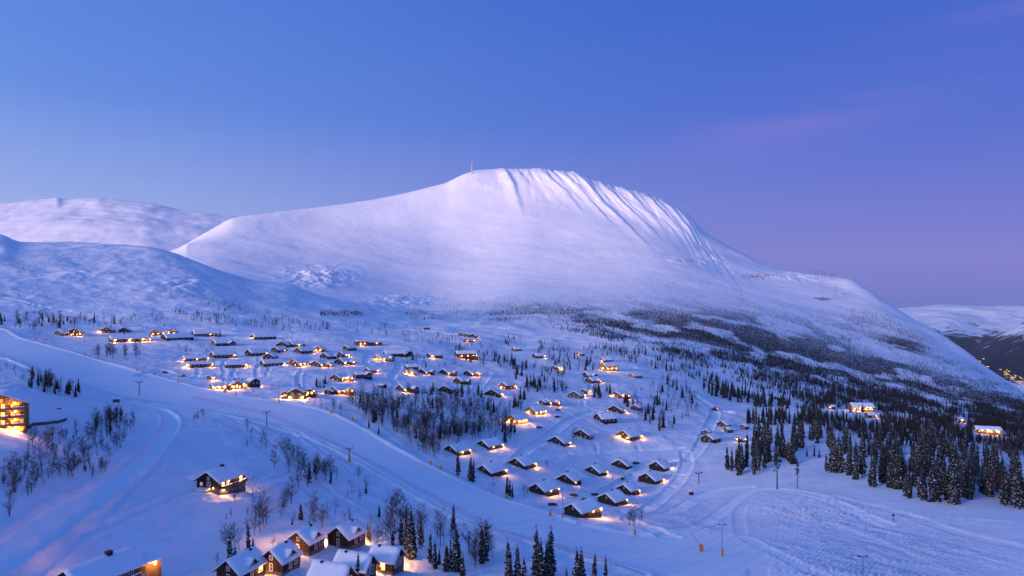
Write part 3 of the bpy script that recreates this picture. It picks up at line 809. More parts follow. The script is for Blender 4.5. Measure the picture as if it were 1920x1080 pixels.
        for cx, cy in ((-hw, 0), (hw, 0), (-hw, Lg), (hw, Lg), (0, Lg / 2), (0, 0), (0, Lg)):
            p = s.root.matrix_basis @ (X @ Vector((cx, cy, 0)))
            s.foot.append((p.x, p.y, max(w, Lg) * 0.38))
        return vol
    def face(s, vol, face, f, z, out=0.0):
        """point and z-rotation on a wall; f runs 0..1 along it as seen from outside, left to right"""
        w, Lg = vol['w'], vol['L']
        if face == 'g': p = Vector((-w/2 + f * w, -out, z)); r = 0
        elif face == 'b': p = Vector((w/2 - f * w, Lg + out, z)); r = math.pi
        elif face == 's': return s.face(vol, 'R' if s.side > 0 else 'L', f, z, out)
        elif face == 'o': return s.face(vol, 'L' if s.side > 0 else 'R', f, z, out)
        elif face == 'R': p = Vector((w/2 + out, f * Lg, z)); r = math.pi / 2
        elif face == 'L': p = Vector((-w/2 - out, Lg - f * Lg, z)); r = -math.pi / 2
        X = vol['X']
        return X @ p, r + X.to_euler().z
    def window(s, vol, face, f, z, w=1.0, h=1.1, lit=None, frame='white', mull=True, out=0.0):
        fm, pm_ = window_meshes(w, h, frame, lit or 'glass', mull)
        p, r = s.face(vol, face, f, z, 0.0 + out)
        o = link('window', fm, None, s.root); o.location = p; o.rotation_euler = (0, 0, r)
        q = link('pane', pm_, None, o)
        return o
    def door(s, vol, face, f, w=0.95, h=2.0, mat='br'):
        k = ('door', w, h, mat)
        if k not in SHARED:
            d = MB(); d.box(-w/2, w/2, -.07, .02, 0, h); d.box(-w/2 - .1, -w/2, -.1, .02, 0, h + .1); d.box(w/2, w/2 + .1, -.1, .02, 0, h + .1); d.box(-w/2, w/2, -.1, .02, h, h + .1)
            SHARED[k] = d.mesh('door', M[mat])
        p, r = s.face(vol, face, f, 0.25)
        o = link('door', SHARED[k], None, s.root); o.location = p; o.rotation_euler = (0, 0, r)
    def lamp(s, vol, face, f, z=2.1, power=1.0, out=0.28, bulb=True):
        if 'lamp' not in SHARED:
            l = MB(); l.box(-.05, .05, -.02, .3, .16, .20, 0); l.box(-.13, .13, -.13, .13, .20, .26, 0); l.box(-.12, .12, -.12, .12, -.16, .20, 1); l.box(-.13, .13, -.13, .13, -.2, -.16, 0)
            SHARED['lamp'] = l.mesh('wall_lamp', [M['black'], M['bulb']])
        p, r = s.face(vol, face, f, z, out)
        if bulb:
            o = link('wall_lamp', SHARED['lamp'], None, s.root); o.location = p; o.rotation_euler = (0, 0, r)
        if ('light', power) not in SHARED:
            ld = bpy.data.lights.new('lamp_light', 'POINT'); ld.energy = 300 * power * LAMP; ld.color = LAMP_COL; ld.shadow_soft_size = 0.18
            SHARED[('light', power)] = ld
        lo = bpy.data.objects.new('lamp_light', SHARED[('light', power)]); COL.objects.link(lo); lo.parent = s.root
        p2, r = s.face(vol, face, f, z, out + 0.16); lo.location = p2
    def chimney(s, vol, x, f, hgt=0.9, wd=0.7, mat='black', snow=False):
        c = MB(); X = vol['X']
        yy = f * vol['L']; zt = vol['h'] + vol['rise'] - abs(x) * vol['rise'] / (vol['w'] / 2)
        for (x0, x1, y0, y1, z0, z1) in ((x - wd/2, x + wd/2, yy - wd/2, yy + wd/2, zt - .6, zt + .45 + hgt), (x - wd/2 - .09, x + wd/2 + .09, yy - wd/2 - .09, yy + wd/2 + .09, zt + .45 + hgt, zt + .57 + hgt)):
            a = [(x0,y0,z0),(x1,y0,z0),(x1,y1,z0),(x0,y1,z0),(x0,y0,z1),(x1,y0,z1),(x1,y1,z1),(x0,y1,z1)]
            c.add([X @ Vector(p) for p in a], [(0,3,2,1),(4,5,6,7),(0,1,5,4),(1,2,6,5),(2,3,7,6),(3,0,4,7)])
        c.build('chimney', M[mat], s.root)
    def balcony(s, vol, face, f0, f1, z, depth=1.4, rail=0.95, mat='br', snow=True):
        p0, r = s.face(vol, face, f0, z); p1, r = s.face(vol, face, f1, z)
        ln = (p1 - p0).length
        d = MB()
        d.box(0, ln, -depth, 0, -.18, 0)
        bal = d.build('balcony', M[mat], s.root)
        q = MB()
        q.box(0, ln, -depth, -depth + .07, rail - .08, rail); q.box(0, ln, -depth, -depth + .05, .12, rail - .2)
        for e in (0, ln - .07): q.box(e, e + .07, -depth + .07, 0, rail - .08, rail); q.box(e, e + .05, -depth + .07, 0, .12, rail - .2)
        q.build('railing', M[mat], bal)
        if snow:
            sn = MB(); sn.box(-.04, ln + .04, -depth - .05, -depth + .14, rail, rail + .22); sn.box(.1, ln - .1, -depth + .1, -.1, 0, .2)
            sn.build('balcony_snow', M['roof_snow'], bal)
        bal.location = p0; bal.rotation_euler = (0, 0, r)
    def logs(s, vol, faces='gs', course=0.36, z0=0.2):
        if 'log' not in SHARED:
            l = MB(); l.tube((-.5, 0, 0), (.5, 0, 0), .5, .5, 8)
            SHARED['log'] = l.mesh('log', M['log'])
        w, Lg, h, rise = vol['w'], vol['L'], vol['h'], vol['rise']
        for fc in faces:
            z = z0 + course / 2; n = 0
            while z < (h + rise - 0.45 if fc == 'g' else h - 0.1):
                if fc == 'g':
                    half = w/2 + 0.22 if z < h - .1 else (h + rise - z) / rise * w/2 - 0.12
                    ln = 2 * half
                else: ln = Lg + 0.44
                if ln > 0.5:
                    p, r = s.face(vol, fc, 0.5, z + (0 if fc == 'g' else course / 2 - .0) - (0 if fc == 'g' else course / 2), 0.02)
                    o = link('log', SHARED['log'], None, s.root)
                    o.location = p; o.rotation_euler = (0, 0, r); o.scale = (ln, course * .62, course * 0.98)
                z += course; n += 1

FOOT = []
ORD = ['first', 'second', 'third', 'fourth', 'fifth', 'sixth', 'seventh', 'eighth', 'ninth', 'tenth', 'eleventh', 'twelfth', 'thirteenth', 'fourteenth', 'fifteenth', 'sixteenth', 'seventeenth', 'eighteenth', 'nineteenth', 'twentieth', 'twenty-first', 'twenty-second', 'twenty-third', 'twenty-fourth', 'twenty-fifth', 'twenty-sixth']
def parse_lamps(hs, vol, spec):
    zl = min(2.0, vol['h'] - 0.68)
    for tk in spec.split():
        pw = 1.0
        if '*' in tk: tk, q = tk.split('*'); pw = float(q)
        fc = tk[0]; f = float(tk[1:]) if len(tk) > 1 else 0.5
        if fc == 'e': hs.lamp(vol, 's', (1.0 if hs.side > 0 else 0.0) + (-.06 if hs.side > 0 else .06), zl, pw)
        elif fc == 'B': hs.lamp(vol, 'b', f, zl, pw)
        elif fc == 'O': hs.lamp(vol, 'o', f, zl, pw)
        elif fc == 'S': hs.lamp(vol, 's', f, zl, pw)
        elif fc == 'G': hs.lamp(vol, 'g', f, zl, pw)
def cabin(label, u, v, gp, sp, phi, lamps='', mat='dk', h=2.7, pitch=0.27, lit=0.0, wing=None, name='log_cabin', cat='cabin', group=None, snow=0.5, chim=True, gw=2, sw=3, upper=True, over=0.55, front=0.7, mull=False, annex=None, winlit='litdim', frame='white'):
    hs = House(name, label, cat, u, v, phi, group)
    a = math.radians(abs(phi))
    w = gp * hs.sc / max(math.cos(a), .2); Lg = sp * hs.sc / max(math.sin(a), .2)
    w = min(max(w, 4.0), 14); Lg = min(max(Lg, 4.5), 34)
    vol = hs.volume(w, Lg, h, w * pitch, mat, snow=snow, over=over, front=front)
    rr_ = random.Random(int(u * 31 + v))
    pick = lambda: (winlit if rr_.random() < lit else None)
    for i in range(gw):
        hs.window(vol, 'g', (i + 0.75) / (gw + 0.5), 0.95, 0.9, 1.15, pick(), mull=mull, frame=frame)
    if upper: hs.window(vol, 'g', 0.5, h + w * pitch * 0.22, 0.6, 0.75, pick(), mull=False)
    for i in range(sw):
        hs.window(vol, 's', (i + 0.75) / (sw + 0.5), 0.95, 0.9, 1.1, pick(), mull=mull, frame=frame)
    hs.door(vol, 's', 0.5 / (sw + .5) + .5 / (sw + .5) if sw else .5)
    if chim: hs.chimney(vol, -hs.side * w * 0.10, 0.62)
    if wing:   # cross wing: (fraction along side, width, length out, lamps)
        f, ww, wl, wlamps = wing[:4]
        wm = wing[4] if len(wing) > 4 else mat
        p, r = hs.face(vol, 's', f, 0, 0)
        # wing ridge points back into the body; its gable faces outwards
        dirn = Vector((hs.side, 0, 0))
        org = p + dirn * wl
        wv = hs.volume(ww, wl + w * 0.4, h - 0.15, ww * pitch, wm, ox=org.x, oy=org.y, rot=(math.pi / 2 if hs.side > 0 else -math.pi / 2), prefix='wing_', snow=snow)
        hs.window(wv, 'g', 0.3, 0.95, 0.8, 1.1, pick(), mull=mull); hs.window(wv, 'g', 0.7, 0.95, 0.8, 1.1, pick(), mull=mull)
        parse_lamps(hs, wv, wlamps)
    if annex:   # lower body continuing the ridge line: (width, length, height, lamps)
        aw, al, ah, alamps = annex
        av = hs.volume(aw, al, ah, aw * pitch, mat, ox=vol['X'].translation.x, oy=Lg + 0.1, prefix='annex_', snow=snow)
        parse_lamps(hs, av, alamps)
        hs.window(av, 's', .5, .9, .8, 1.0, pick(), mull=mull)
    parse_lamps(hs, vol, lamps)
    FOOT.extend(hs.foot)
    return hs, vol

# ---- the cabins in the lower field, nearest the run first
LF = 'dark cabins of the lower field'
for a in [
 ('dark cabin lowest in the field, whole right wall lit orange beside the ski run', 1091, 972, 34, 38, 42, 'S0.55*0.5 e*1.5 B0.3*1.5', 'dk', .0),
 ('dark cabin just above the lowest one, small lamp at its right end', 1154, 950, 34, 23, 38, 'e*0.5', 'dk', .0),
 ('dark cabin half hidden behind its neighbour nearest below it, lamp at right corner', 1184, 929, 28, 15, 36, 'e*0.4', 'dk', .0),
 ('dark cabin above the parked cars with two lamps along its right wall', 1022, 931, 31, 27, 40, 'S0.4*0.4 e*0.6', 'dk', .0),
 ('dark cabin in the middle of the field, unlit apart from a gable glow', 1077, 910, 34, 13, 32, 'S0.15*0.12', 'dk', .0),
 ('dark cabin right of field centre with lamp-lit right porch', 1125, 894, 30, 14, 34, 'e*0.7', 'dk', .0),
 ('dark unlit cabin with cars parked behind its right corner', 1177, 881, 31, 8, 28, '', 'dk', .0),
 ('dark cabin furthest right in the field beside the curving road', 1246, 885, 29, 13, 34, 'e*0.6', 'dk', .0),
 ('dark cabin below the furthest right one, lamp at its right corner', 1229, 909, 32, 16, 36, 'e*0.6', 'dk', .0),
 ('dark cabin with one lit gable window left of the field, near slim spruces', 922, 895, 31, 29, 42, 'e*0.6', 'dk', .0),
 ('dark cabin between field centre and the birch wood, lamp at right end', 984, 881, 33, 22, 38, 'e*0.6', 'dk', .0),
 ('dark cabin furthest left in the field, porch lamp under its right eave', 859, 856, 30, 24, 40, 'S0.35*0.5 e*0.3', 'dk', .0),
 ('dark cabin below the birch wood with two orange porch lamps on its right', 917, 845, 25, 27, 44, 'S0.3*0.4 e*0.6', 'dk', .0),
]:
    hs, vol = cabin(a[0], a[1], a[2], a[3], a[4], a[5], a[6], a[7], lit=a[8], group=LF, gw=2, sw=2, h=2.2, front=0.9, frame='dk', snow=.55)
    if a[1] == 922: hs.window(vol, 'g', .22, 1.0, .8, .9, 'lit', frame='dk')

# ---- cabins on the slope above the field
UF = 'cabins around the middle road'
cabin('cabin with a snowdrift banked against its whole front gable', 1058, 838, 32, 12, 34, 'e*0.3', 'dk', group=UF, h=2.2)
hs, vol = cabin('dark cabin with white framed windows beside a bare tree above the cross road', 1104, 825, 29, 10, 30, '', 'dk', group=UF, gw=3, h=3.0, mull=True)
cabin('brown cabin glowing from gable lamps right of the middle road', 1182, 827, 27, 23, 42, 'G0.25*0.9 G0.85*0.9 e*0.8', 'br', lit=.3, group=UF)
cabin('dark cabin with long unlit right wall at the road bend', 1129, 793, 16, 28, 60, '', 'dk', group=UF)
cabin('brown cabin ablaze with lamps along its wall beside the birch wood', 970, 796, 22, 20, 45, 'G0.3*0.7 G0.8*0.7 S0.2*0.8 S0.55*0.8 S0.85*0.8', 'lt', lit=.7, group=UF)
cabin('brown cabin with warm lit walls just above the brightest one', 1004, 779, 20, 20, 45, 'G0.4*0.4 S0.1*0.5 S0.5*0.5 e*0.6', 'lt', lit=.5, group=UF)
cabin('red cabin with two small gabled wings and porch lamp above the middle road', 1031, 761, 16, 16, 40, 'S0.1*0.5', 'rd', lit=.3, group=UF, wing=(.75, 4.5, 3.0, 'G0.5*0.4'))
cabin('red shed-like cabin with lamp beside the red winged cabin', 1022, 760, 11, 8, 40, 'O0.5*0.3', 'rd', group=UF, chim=False, gw=1, sw=1, h=2.2)
cabin('grey gabled cabin with lamp at its right corner among birches', 1089, 748, 25, 8, 25, 'e*0.5', 'gy', group=UF, gw=3)
cabin('small brown cabin lit from its right, behind the grey gabled cabin', 1099, 739, 9, 8, 40, 'e*1.0', 'br', group=UF, gw=1, sw=1, chim=False)
cabin('red cabin with glowing terrace near the tree clump right of centre', 1163, 747, 17, 14, 40, 'G0.2*0.8 S0.3*0.9 S0.8*0.6', 'rd', lit=.5, group=UF, wing=(.8, 5, 2.5, 'G0.5*0.4'))
cabin('dark wide cabin with porch lamps on both corners near the spruces', 1166, 777, 28, 7, 22, 'G0.08*0.5 e*0.7', 'dk', lit=.1, group=UF, h=3.0, mull=True)
cabin('small dark cabin tucked behind the wide cabin with two porch lamps', 1198, 771, 15, 7, 30, '', 'dk', group=UF, chim=False)
cabin('dark wide gable cabin facing downhill with lamps at both ends', 937, 746, 31, 5, 15, 'O0.9*0.8 e*0.8', 'dk', lit=.0, group=UF, h=2.8, mull=True)
cabin('red tall gabled cabin with long low wing behind the wide gable cabin', 950, 731, 14, 18, 45, 'G0.3*0.6 e*0.6 O0.5*1.0', 'rd', lit=.4, group=UF, h=3.4)
cabin('dark cabin with reddish wing on the slope right of centre', 1111, 719, 14, 17, 45, 'e*0.4', 'dk', lit=.2, group=UF, wing=(.7, 5, 2.5, 'G0.5*0.3', 'rd'))
cabin('snow-buried dark cabin with two roofs above the reddish winged cabin', 1103, 709, 11, 18, 55, '', 'dk', group=UF, wing=(.6, 5, 2.5, ''))
cabin('two-storey timber lodge lit on its whole front, alone on the upper right slope', 1136, 695, 12, 21, 55, 'G0.5*1.0 S0.15*1.0 S0.5*0.9 S0.95*1.0', 'lt', lit=.8, group=UF, h=4.6, name='timber_lodge', cat='lodge', winlit='lit')
cabin('low snow-covered cabin behind the lit lodge, glow at its left', 1133, 679, 8, 16, 60, 'G0.5*0.9', 'br', group=UF, chim=False, gw=1, h=2.2)
cabin('unlit light timber cabin shell low in the snow right of the lodge', 1190, 709, 12, 14, 45, '', 'lt', group=UF, chim=False, h=2.0, snow=.35)
FARC = 'scattered cabins high on the slope'
cabin('small dark far cabin with bright lamp at its right end, upper slope', 1006, 672, 8, 16, 60, 'e*0.8', 'dk', group=FARC, gw=1, sw=2)
cabin('far snow-roofed cabin without lights, highest on the middle slope', 965, 659, 6, 14, 62, '', 'gy', group=FARC, gw=1, sw=2)
cabin('far low cabin with two lamps at right, half sunk in snow', 1042, 693, 6, 12, 60, 'e*0.9 S0.5*0.5', 'br', group=FARC, gw=1, sw=2, h=2.2)
cabin('far brown cabin with faint warm wall behind tree line', 1088, 668, 8, 8, 50, 'G0.5*0.2', 'lt', group=FARC, gw=1, sw=1)
cabin('far brown cabin with lamps below a row of three dark huts', 880, 642, 11, 9, 40, 'G0.7*0.6 e*0.8', 'br', lit=.3, group=FARC, gw=2, sw=1)
for k_, (uu_, vv_, g_) in enumerate(((867, 630, 7), (879, 632, 8), (893, 634, 12))):
    cabin('%s of three far dark huts in a row high on the slope' % ('leftmost', 'middle', 'rightmost')[k_], uu_, vv_, g_, 5, 40, 'e*0.4' if k_ != 1 else '', 'dk', group=FARC, chim=False, gw=1, sw=0, upper=False)
hs, vol = cabin('long brown flat-fronted cabin glowing along its base above the village', 858, 671, 5, 38, 78, 'S0.2*0.5 S0.5*0.5 S0.8*0.5 e*0.8', 'br', lit=.2, group=FARC, sw=6, h=4.2, pitch=.2, snow=.3, gw=1)
cabin('rust-coloured hut standing alone far above the village', 798, 618, 4, 8, 55, '', 'rd', group=FARC, chim=False, gw=0, sw=1, upper=False)

# ---- the village at centre left
VG = 'village cabins'
VC = [
 ('snow-roofed cabin with glowing terrace right of the brown flat-roofed pair', 716, 678, 16, 22, 50, 'G0.4*0.8 S0.2*0.8 S0.6*0.7 G0.9*0.6', 'lt', .5, dict(wing=(.75, 5, 2.5, ''))),
 ('left block of the brown flat-roofed pair, lit underneath', 668, 648, 4, 20, 75, 'S0.4*1.0 S0.75*0.9', 'br', .2, dict(h=4.2, pitch=.15, snow=.25, sw=4, gw=1)),
 ('right block of the brown flat-roofed pair with upturned end', 692, 648, 4, 24, 72, 'S0.6*0.25', 'br', .15, dict(h=3.2, pitch=.2, snow=.3, sw=4, gw=1)),
 ('long dark cabin ending in a taller box at its right', 724, 668, 5, 40, 75, '', 'dk', .05, dict(sw=5, gw=1, h=2.3)),
 ('tall dark box-shaped end house beside the long dark cabin', 767, 668, 8, 6, 40, '', 'dk', .0, dict(h=4.6, chim=False, gw=1, sw=1)),
 ('snow-buried cabin with V-shaped roof line and one bright lamp', 808, 671, 8, 22, 62, 'S0.1*1.3', 'br', .1, dict(h=2.2, gw=1)),
 ('lit wide-gabled cabin at the road end above the birch wood', 777, 704, 19, 5, 18, 'G0.25*0.7 G0.75*0.9', 'lt', .6, dict(mull=True)),
 ('snowy long-roofed cabin behind the lit wide-gabled cabin', 764, 694, 5, 20, 70, '', 'dk', .0, dict(gw=1)),
 ('dark cabin with lit porch, left of three in a row above the birch wood', 798, 703, 14, 14, 42, 'S0.05*0.6 e*0.5', 'dk', .0, dict(wing=(.8, 4, 2, ''))),
 ('dark cabin with reddish wing, middle of three in a row above the birch wood', 840, 705, 17, 14, 42, 'S0.05*0.6', 'dk', .0, dict(wing=(.8, 4, 2, '', 'rd'))),
 ('dark cabin with bright wing, right of three in a row above the birch wood', 884, 706, 15, 14, 42, 'S0.1*0.6', 'dk', .0, dict(wing=(.8, 4.5, 2.5, 'G0.5*0.8', 'lt'))),
 ('dark snow-heaped cabin below the row of three', 866, 721, 16, 14, 45, '', 'dk', .0, dict(wing=(.8, 4, 2, ''))),
 ('unlit dark cabin half hidden by birches at the wood edge', 846, 738, 24, 8, 25, '', 'dk', .0, dict(h=3.0)),
 ('dark cabin with two lamps under its right eaves beside the birch wood', 758, 737, 15, 24, 52, 'S0.05*0.8 S0.6*0.6', 'dk', .0, dict(wing=(.75, 5, 3, '', 'br'))),
 ('small lit cabin with snowy roof above the red-walled one', 693, 700, 9, 16, 55, 'e*0.7', 'br', .3, dict()),
 ('cabin with row of bright lamps along terrace, left of the red-walled one', 638, 716, 19, 18, 35, 'S0.2*0.8 S0.55*0.8 S0.9*0.8', 'br', .2, dict(mull=True, wing=(.85, 5, 3, 'G0.5*0.4', 'lt'))),
 ('red-walled cabin with snowy roof in the middle of the village', 668, 709, 4, 26, 72, '', 'rd', .1, dict(gw=1, wing=(.85, 5, 2.0, '', 'dk'))),
 ('cabin with glowing balcony corner at the lower village edge', 633, 740, 16, 26, 50, 'S0.1*0.8 S0.45*0.9 S0.85*0.9', 'br', .3, dict(wing=(.8, 5, 2.5, 'G0.6*0.5', 'lt'))),
 ('small dark shed left of the cabin with glowing balcony corner', 622, 740, 14, 5, 25, 'O0.8*0.4', 'dk', .0, dict(chim=False, gw=1, sw=0, h=2.2)),
 ('dark cabin with lit wing at the right end of the village front row', 645, 685, 18, 16, 40, 'S0.1*0.6', 'dk', .0, dict(wing=(.8, 4.5, 2.5, 'G0.6*0.5', 'br'))),
 ('dark cabin with lamp between its gables in the village front row', 601, 689, 17, 17, 40, 'S0.1*0.8', 'dk', .0, dict(wing=(.8, 4.5, 2.5, 'G0.5*0.4', 'br'))),
 ('dark double-gabled cabin in the second village row', 616, 674, 16, 16, 40, '', 'dk', .0, dict(wing=(.8, 5, 2.0, ''))),
 ('cabin with yellow lit side in the second village row, right', 644, 670, 12, 12, 42, 'S0.35*0.6 S0.8*0.6', 'dk', .1, dict()),
 ('dark unlit cabin at the top right of the village', 654, 658, 11, 14, 48, '', 'dk', .0, dict()),
 ('brown cabin with glowing deck rail at the top of the village', 604, 660, 15, 8, 28, 'G0.3*0.5 G0.8*0.6', 'br', .3, dict(mull=True)),
 ('cabin with long row of bright windows in the village front row', 560, 688, 20, 28, 45, 'S0.1*0.8 S0.35*0.6 e*0.6', 'br', .7, dict(sw=4, winlit='lit', wing=(.85, 5, 2.0, 'G0.5*0.3'))),
 ('long dark cabin with lamp at its right end, village front row left', 496, 688, 8, 38, 68, 'e*0.8', 'dk', .05, dict(sw=5)),
 ('long dark cabin with bright right corner, lower middle of the left terrace', 424, 691, 3, 38, 80, 'S0.92*1.0 B0.5*0.9', 'dk', .0, dict(sw=6, gw=1)),
 ('long cabin with lamps at both ends, lowest of the left terrace', 352, 690, 3, 46, 80, 'G0.5*1.0 S0.02*0.5 S0.93*1.0', 'dk', .0, dict(sw=6, gw=1)),
 ('reddish long cabin with lamps at both ends behind the lowest terrace cabin', 347, 679, 3, 42, 80, 'G0.5*1.1 S0.5*0.3 S0.95*0.8', 'rd', .15, dict(sw=5, gw=1)),
 ('long brown cabin with bright right end, third up on the left terrace', 402, 672, 8, 38, 68, 'e*0.9', 'br', .0, dict(sw=5)),
 ('long dark cabin with warm right porch, left in the second village row', 473, 668, 13, 30, 58, 'S0.85*0.8', 'dk', .0, dict(sw=4)),
 ('dark low cabin between two long cabins in the second village row', 514, 675, 20, 8, 30, '', 'dk', .0, dict()),
 ('dark cabin with dim lit wall in the third village row', 523, 662, 14, 16, 48, 'S0.6*0.35', 'dk', .0, dict()),
 ('dark cabin with reddish lamp at right end in the third village row', 566, 664, 14, 24, 52, 'e*0.4', 'dk', .0, dict()),
 ('dark gable cabin topmost left in the village', 540, 652, 22, 6, 22, '', 'dk', .0, dict()),
 ('dark cabin with small lamp topmost in the village beside the gable cabin', 549, 651, 9, 22, 62, 'S0.5*0.5', 'dk', .0, dict()),
 ('grey twin-gabled cabin with low wing, unlit, above the left terrace', 405, 649, 8, 32, 70, '', 'gy', .0, dict(wing=(.85, 6.5, 2.5, ''), sw=2)),
 ('long dark cabin with glow at its left end, high above the village', 478, 637, 8, 38, 70, 'G0.5*1.0', 'dk', .0, dict(sw=4)),
 ('long grey cabin with dim lit windows high on the left', 365, 631, 5, 46, 78, 'S0.6*0.15', 'gy', .6, dict(sw=6, gw=1)),
 ('long black cabin without lights left of the high terrace', 313, 639, 15, 46, 68, '', 'dk', .0, dict(sw=4)),
 ('left of two lit gabled cabins joined by a glowing terrace', 301, 629, 17, 5, 22, 'G0.2*0.6 G0.8*0.6 e*0.6', 'br', .4, dict(mull=True, h=3.2)),
 ('right of two lit gabled cabins joined by a glowing terrace', 331, 628, 16, 4, 20, 'G0.2*0.6 G0.75*0.6', 'br', .4, dict(mull=True, h=3.2)),
 ('brown lodge with glowing windows at the far left end of the top row', 117, 630, 12, 20, 52, '', 'gy', .0, dict(h=2.8)),
 ('tall brown gabled lodge with bright windows in the top row at left', 128, 629, 12, 4, 20, 'O0.5*0.8', 'br', .3, dict(h=3.0)),
 ('wide brown gabled lodge with row of lamps, top row at left', 153, 630, 24, 5, 20, 'G0.05*0.8 G0.45*0.8 G0.9*0.8', 'br', .6, dict(mull=True, h=3.6, winlit='lit')),
 ('brown gabled lodge with one blazing lamp at its left, top row', 211, 625, 20, 5, 20, 'G0.02*1.2 O0.6*1.0', 'br', .2, dict(mull=True, h=3.2)),
 ('small dark cabin with white frames right of the blazing lodge', 242, 624, 17, 4, 18, '', 'dk', .0, dict(mull=True)),
 ('long low building with three bright lamps above the upper run', 208, 642, 4, 74, 80, 'S0.08*1.6 S0.46*1.6 S0.8*1.6 S0.97*1.0', 'br', .1, dict(sw=6, gw=1, h=3.0, name='apartment_row', cat='building')),
]
for a in VC:
    cabin(a[0], a[1], a[2], a[3], a[4], a[5], a[6], a[7], lit=a[8], group=VG, **a[9])

# ---- bright lodge complex by the upper run
hs = House('village_lodge', 'brightly lit lodge of several joined gables right beside the ski run', 'lodge', 426, 730, 72)
vol = hs.volume(7.0, 3.0, 3.4, 1.8, 'br'); FOOT.extend(hs.foot)
s_ = hs.sc
v1 = hs.volume(6.0, 26 * s_, 2.9, 1.6, 'lt', ox=-3, oy=-26 * s_, prefix='wing_')
v2 = hs.volume(8.0, 8, 3.2, 2.2, 'br', ox=3.2, oy=5.5, rot=math.pi / 2, prefix='gable_')
v3 = hs.volume(6.0, 26 * s_, 3.0, 1.6, 'lt', ox=-4, oy=8.5, prefix='link_')
v4 = hs.volume(6.5, 9, 4.6, 1.8, 'dk', ox=3.0, oy=10 + 22 * s_, rot=math.pi / 2, prefix='end_')
for f in (.15, .5, .85): hs.window(v1, 's', f, .9, 1.0, 1.3, 'lit'); hs.window(v3, 's', f, .9, 1.0, 1.3, 'lit')
for f in (.25, .5, .75): hs.window(v2, 'g', f, .9, 1.0, 1.4, 'lit')
hs.window(v4, 'g', .3, 2.9, 1.0, 1.2); hs.window(v4, 'g', .7, 2.9, 1.0, 1.2)
for f in (.05, .4, .8): hs.lamp(v1, 's', f, 2.2, .8)
hs.lamp(v2, 'g', .5, 2.6, 1.2); hs.lamp(v2, 'g', .1, 2.2, .7); hs.lamp(v3, 's', .3, 2.2, .8); hs.lamp(v3, 's', .7, 2.2, .8); hs.lamp(v4, 'R', .3, 2.2, 1.2)
hs.chimney(v2, 0, .6); hs.chimney(v3, 0, .3); FOOT.extend(hs.foot)
cabin('small hut with one glaring lamp left of the bright lodge complex', 397, 713, 8, 8, 45, 'S0.3*1.2', 'br', lit=.3, chim=False, gw=1, sw=1, h=2.2)

# ---- big lodge with garage
hs = House('big_lodge', 'large dark lodge with two lamp columns and lit bay windows beside the run', 'lodge', 569, 750, 12)
s_ = hs.sc
w = 27 * s_ / .98
vol = hs.volume(w, 12, 5.2, w * .24, 'dk', plinth=2.6, front=1.2)
lv = hs.volume(5, 9, 4.0, 1.3, 'br', ox=-w - 2.6, oy=2.5, prefix='left_wing_', front=.6)
rv = hs.volume(6, 8, 5.4, 1.0, 'dk', ox=3.2, oy=4.0, prefix='right_wing_', front=.5, snow=.25)
hs.window(vol, 'g', .27, 3.4, 1.6, 1.3, frame='white'); hs.window(vol, 'g', .72, 3.4, 1.6, 1.1, frame='white')
hs.window(lv, 'g', .5, 2.3, 2.0, 1.2, 'litdim'); hs.window(rv, 'g', .3, 3.4, 1.2, 1.4, 'lit'); hs.window(rv, 'g', .72, 3.4, 1.2, 1.4, 'lit'); hs.window(rv, 'R', .3, 3.4, 1.2, 1.4, 'lit')
g_ = MB(); g_.box(-1.9, 1.9, -.12, .0, 0, 2.2); p_, r_ = hs.face(vol, 'g', .5, .1, .13); go = g_.build('garage_door', M['gy'], hs.root); go.location = p_; go.rotation_euler = (0, 0, r_)
for f in (.08, .92): hs.lamp(vol, 'g', f, 2.0, 1.3, .5); hs.lamp(vol, 'g', f, .9, .7, .5)
hs.lamp(rv, 'g', .05, 5.2, .5); hs.lamp(rv, 'g', .95, 5.2, .4); hs.lamp(rv, 'g', .2, 2.8, .5); hs.lamp(lv, 'g', .05, 2.4, .7, .5)
hs.chimney(vol, 0, .8, 1.2); FOOT.extend(hs.foot)

# ---- cottage on the open slope at left
hs = House('two_storey_cottage', 'two-storey dark cottage with lamp-lit balcony alone on the open slope', 'cottage', 412, 928, 40, dz=-.3)
s_ = hs.sc
w = 40 * s_ / math.cos(math.radians(40)); Lg = 46 * s_ / math.sin(math.radians(40))
vol = hs.volume(w, Lg, 5.0, w * .31, 'dk', plinth=2.3, front=1.1, over=.8, snow=.5)
hs.window(vol, 'g', .5, 5.4, .8, .95); hs.window(vol, 'g', .2, 3.2, .9, 1.0, 'litdim'); hs.window(vol, 'g', .52, 3.1, 1.2, 1.4)
for f in (.25, .5, .62, .8): hs.window(vol, 's', f, .7, 1.0, 1.2)
for f in (.12, .3, .82): hs.window(vol, 's', f, 3.1, 1.1, 1.4, 'lit' if f != .3 else 'litdim')
hs.balcony(vol, 's', .02, .95, 2.45, 1.7); hs.door(vol, 's', .12)
pb = MB(); pb.box(-2.2, 2.2, -2.6, 0, -3, 1.6); pw_, r_ = hs.face(vol, 'g', .38, 0.3, .14); po = pb.build('stone_terrace', M['stone'], hs.root); po.location = pw_; po.rotation_euler = (0, 0, r_)
pb = MB(); pb.box(-2.3, 2.3, -2.7, -.02, 1.6, 2.3); po = pb.build('terrace_snow', M['roof_snow'], hs.root); po.location = pw_; po.rotation_euler = (0, 0, r_)
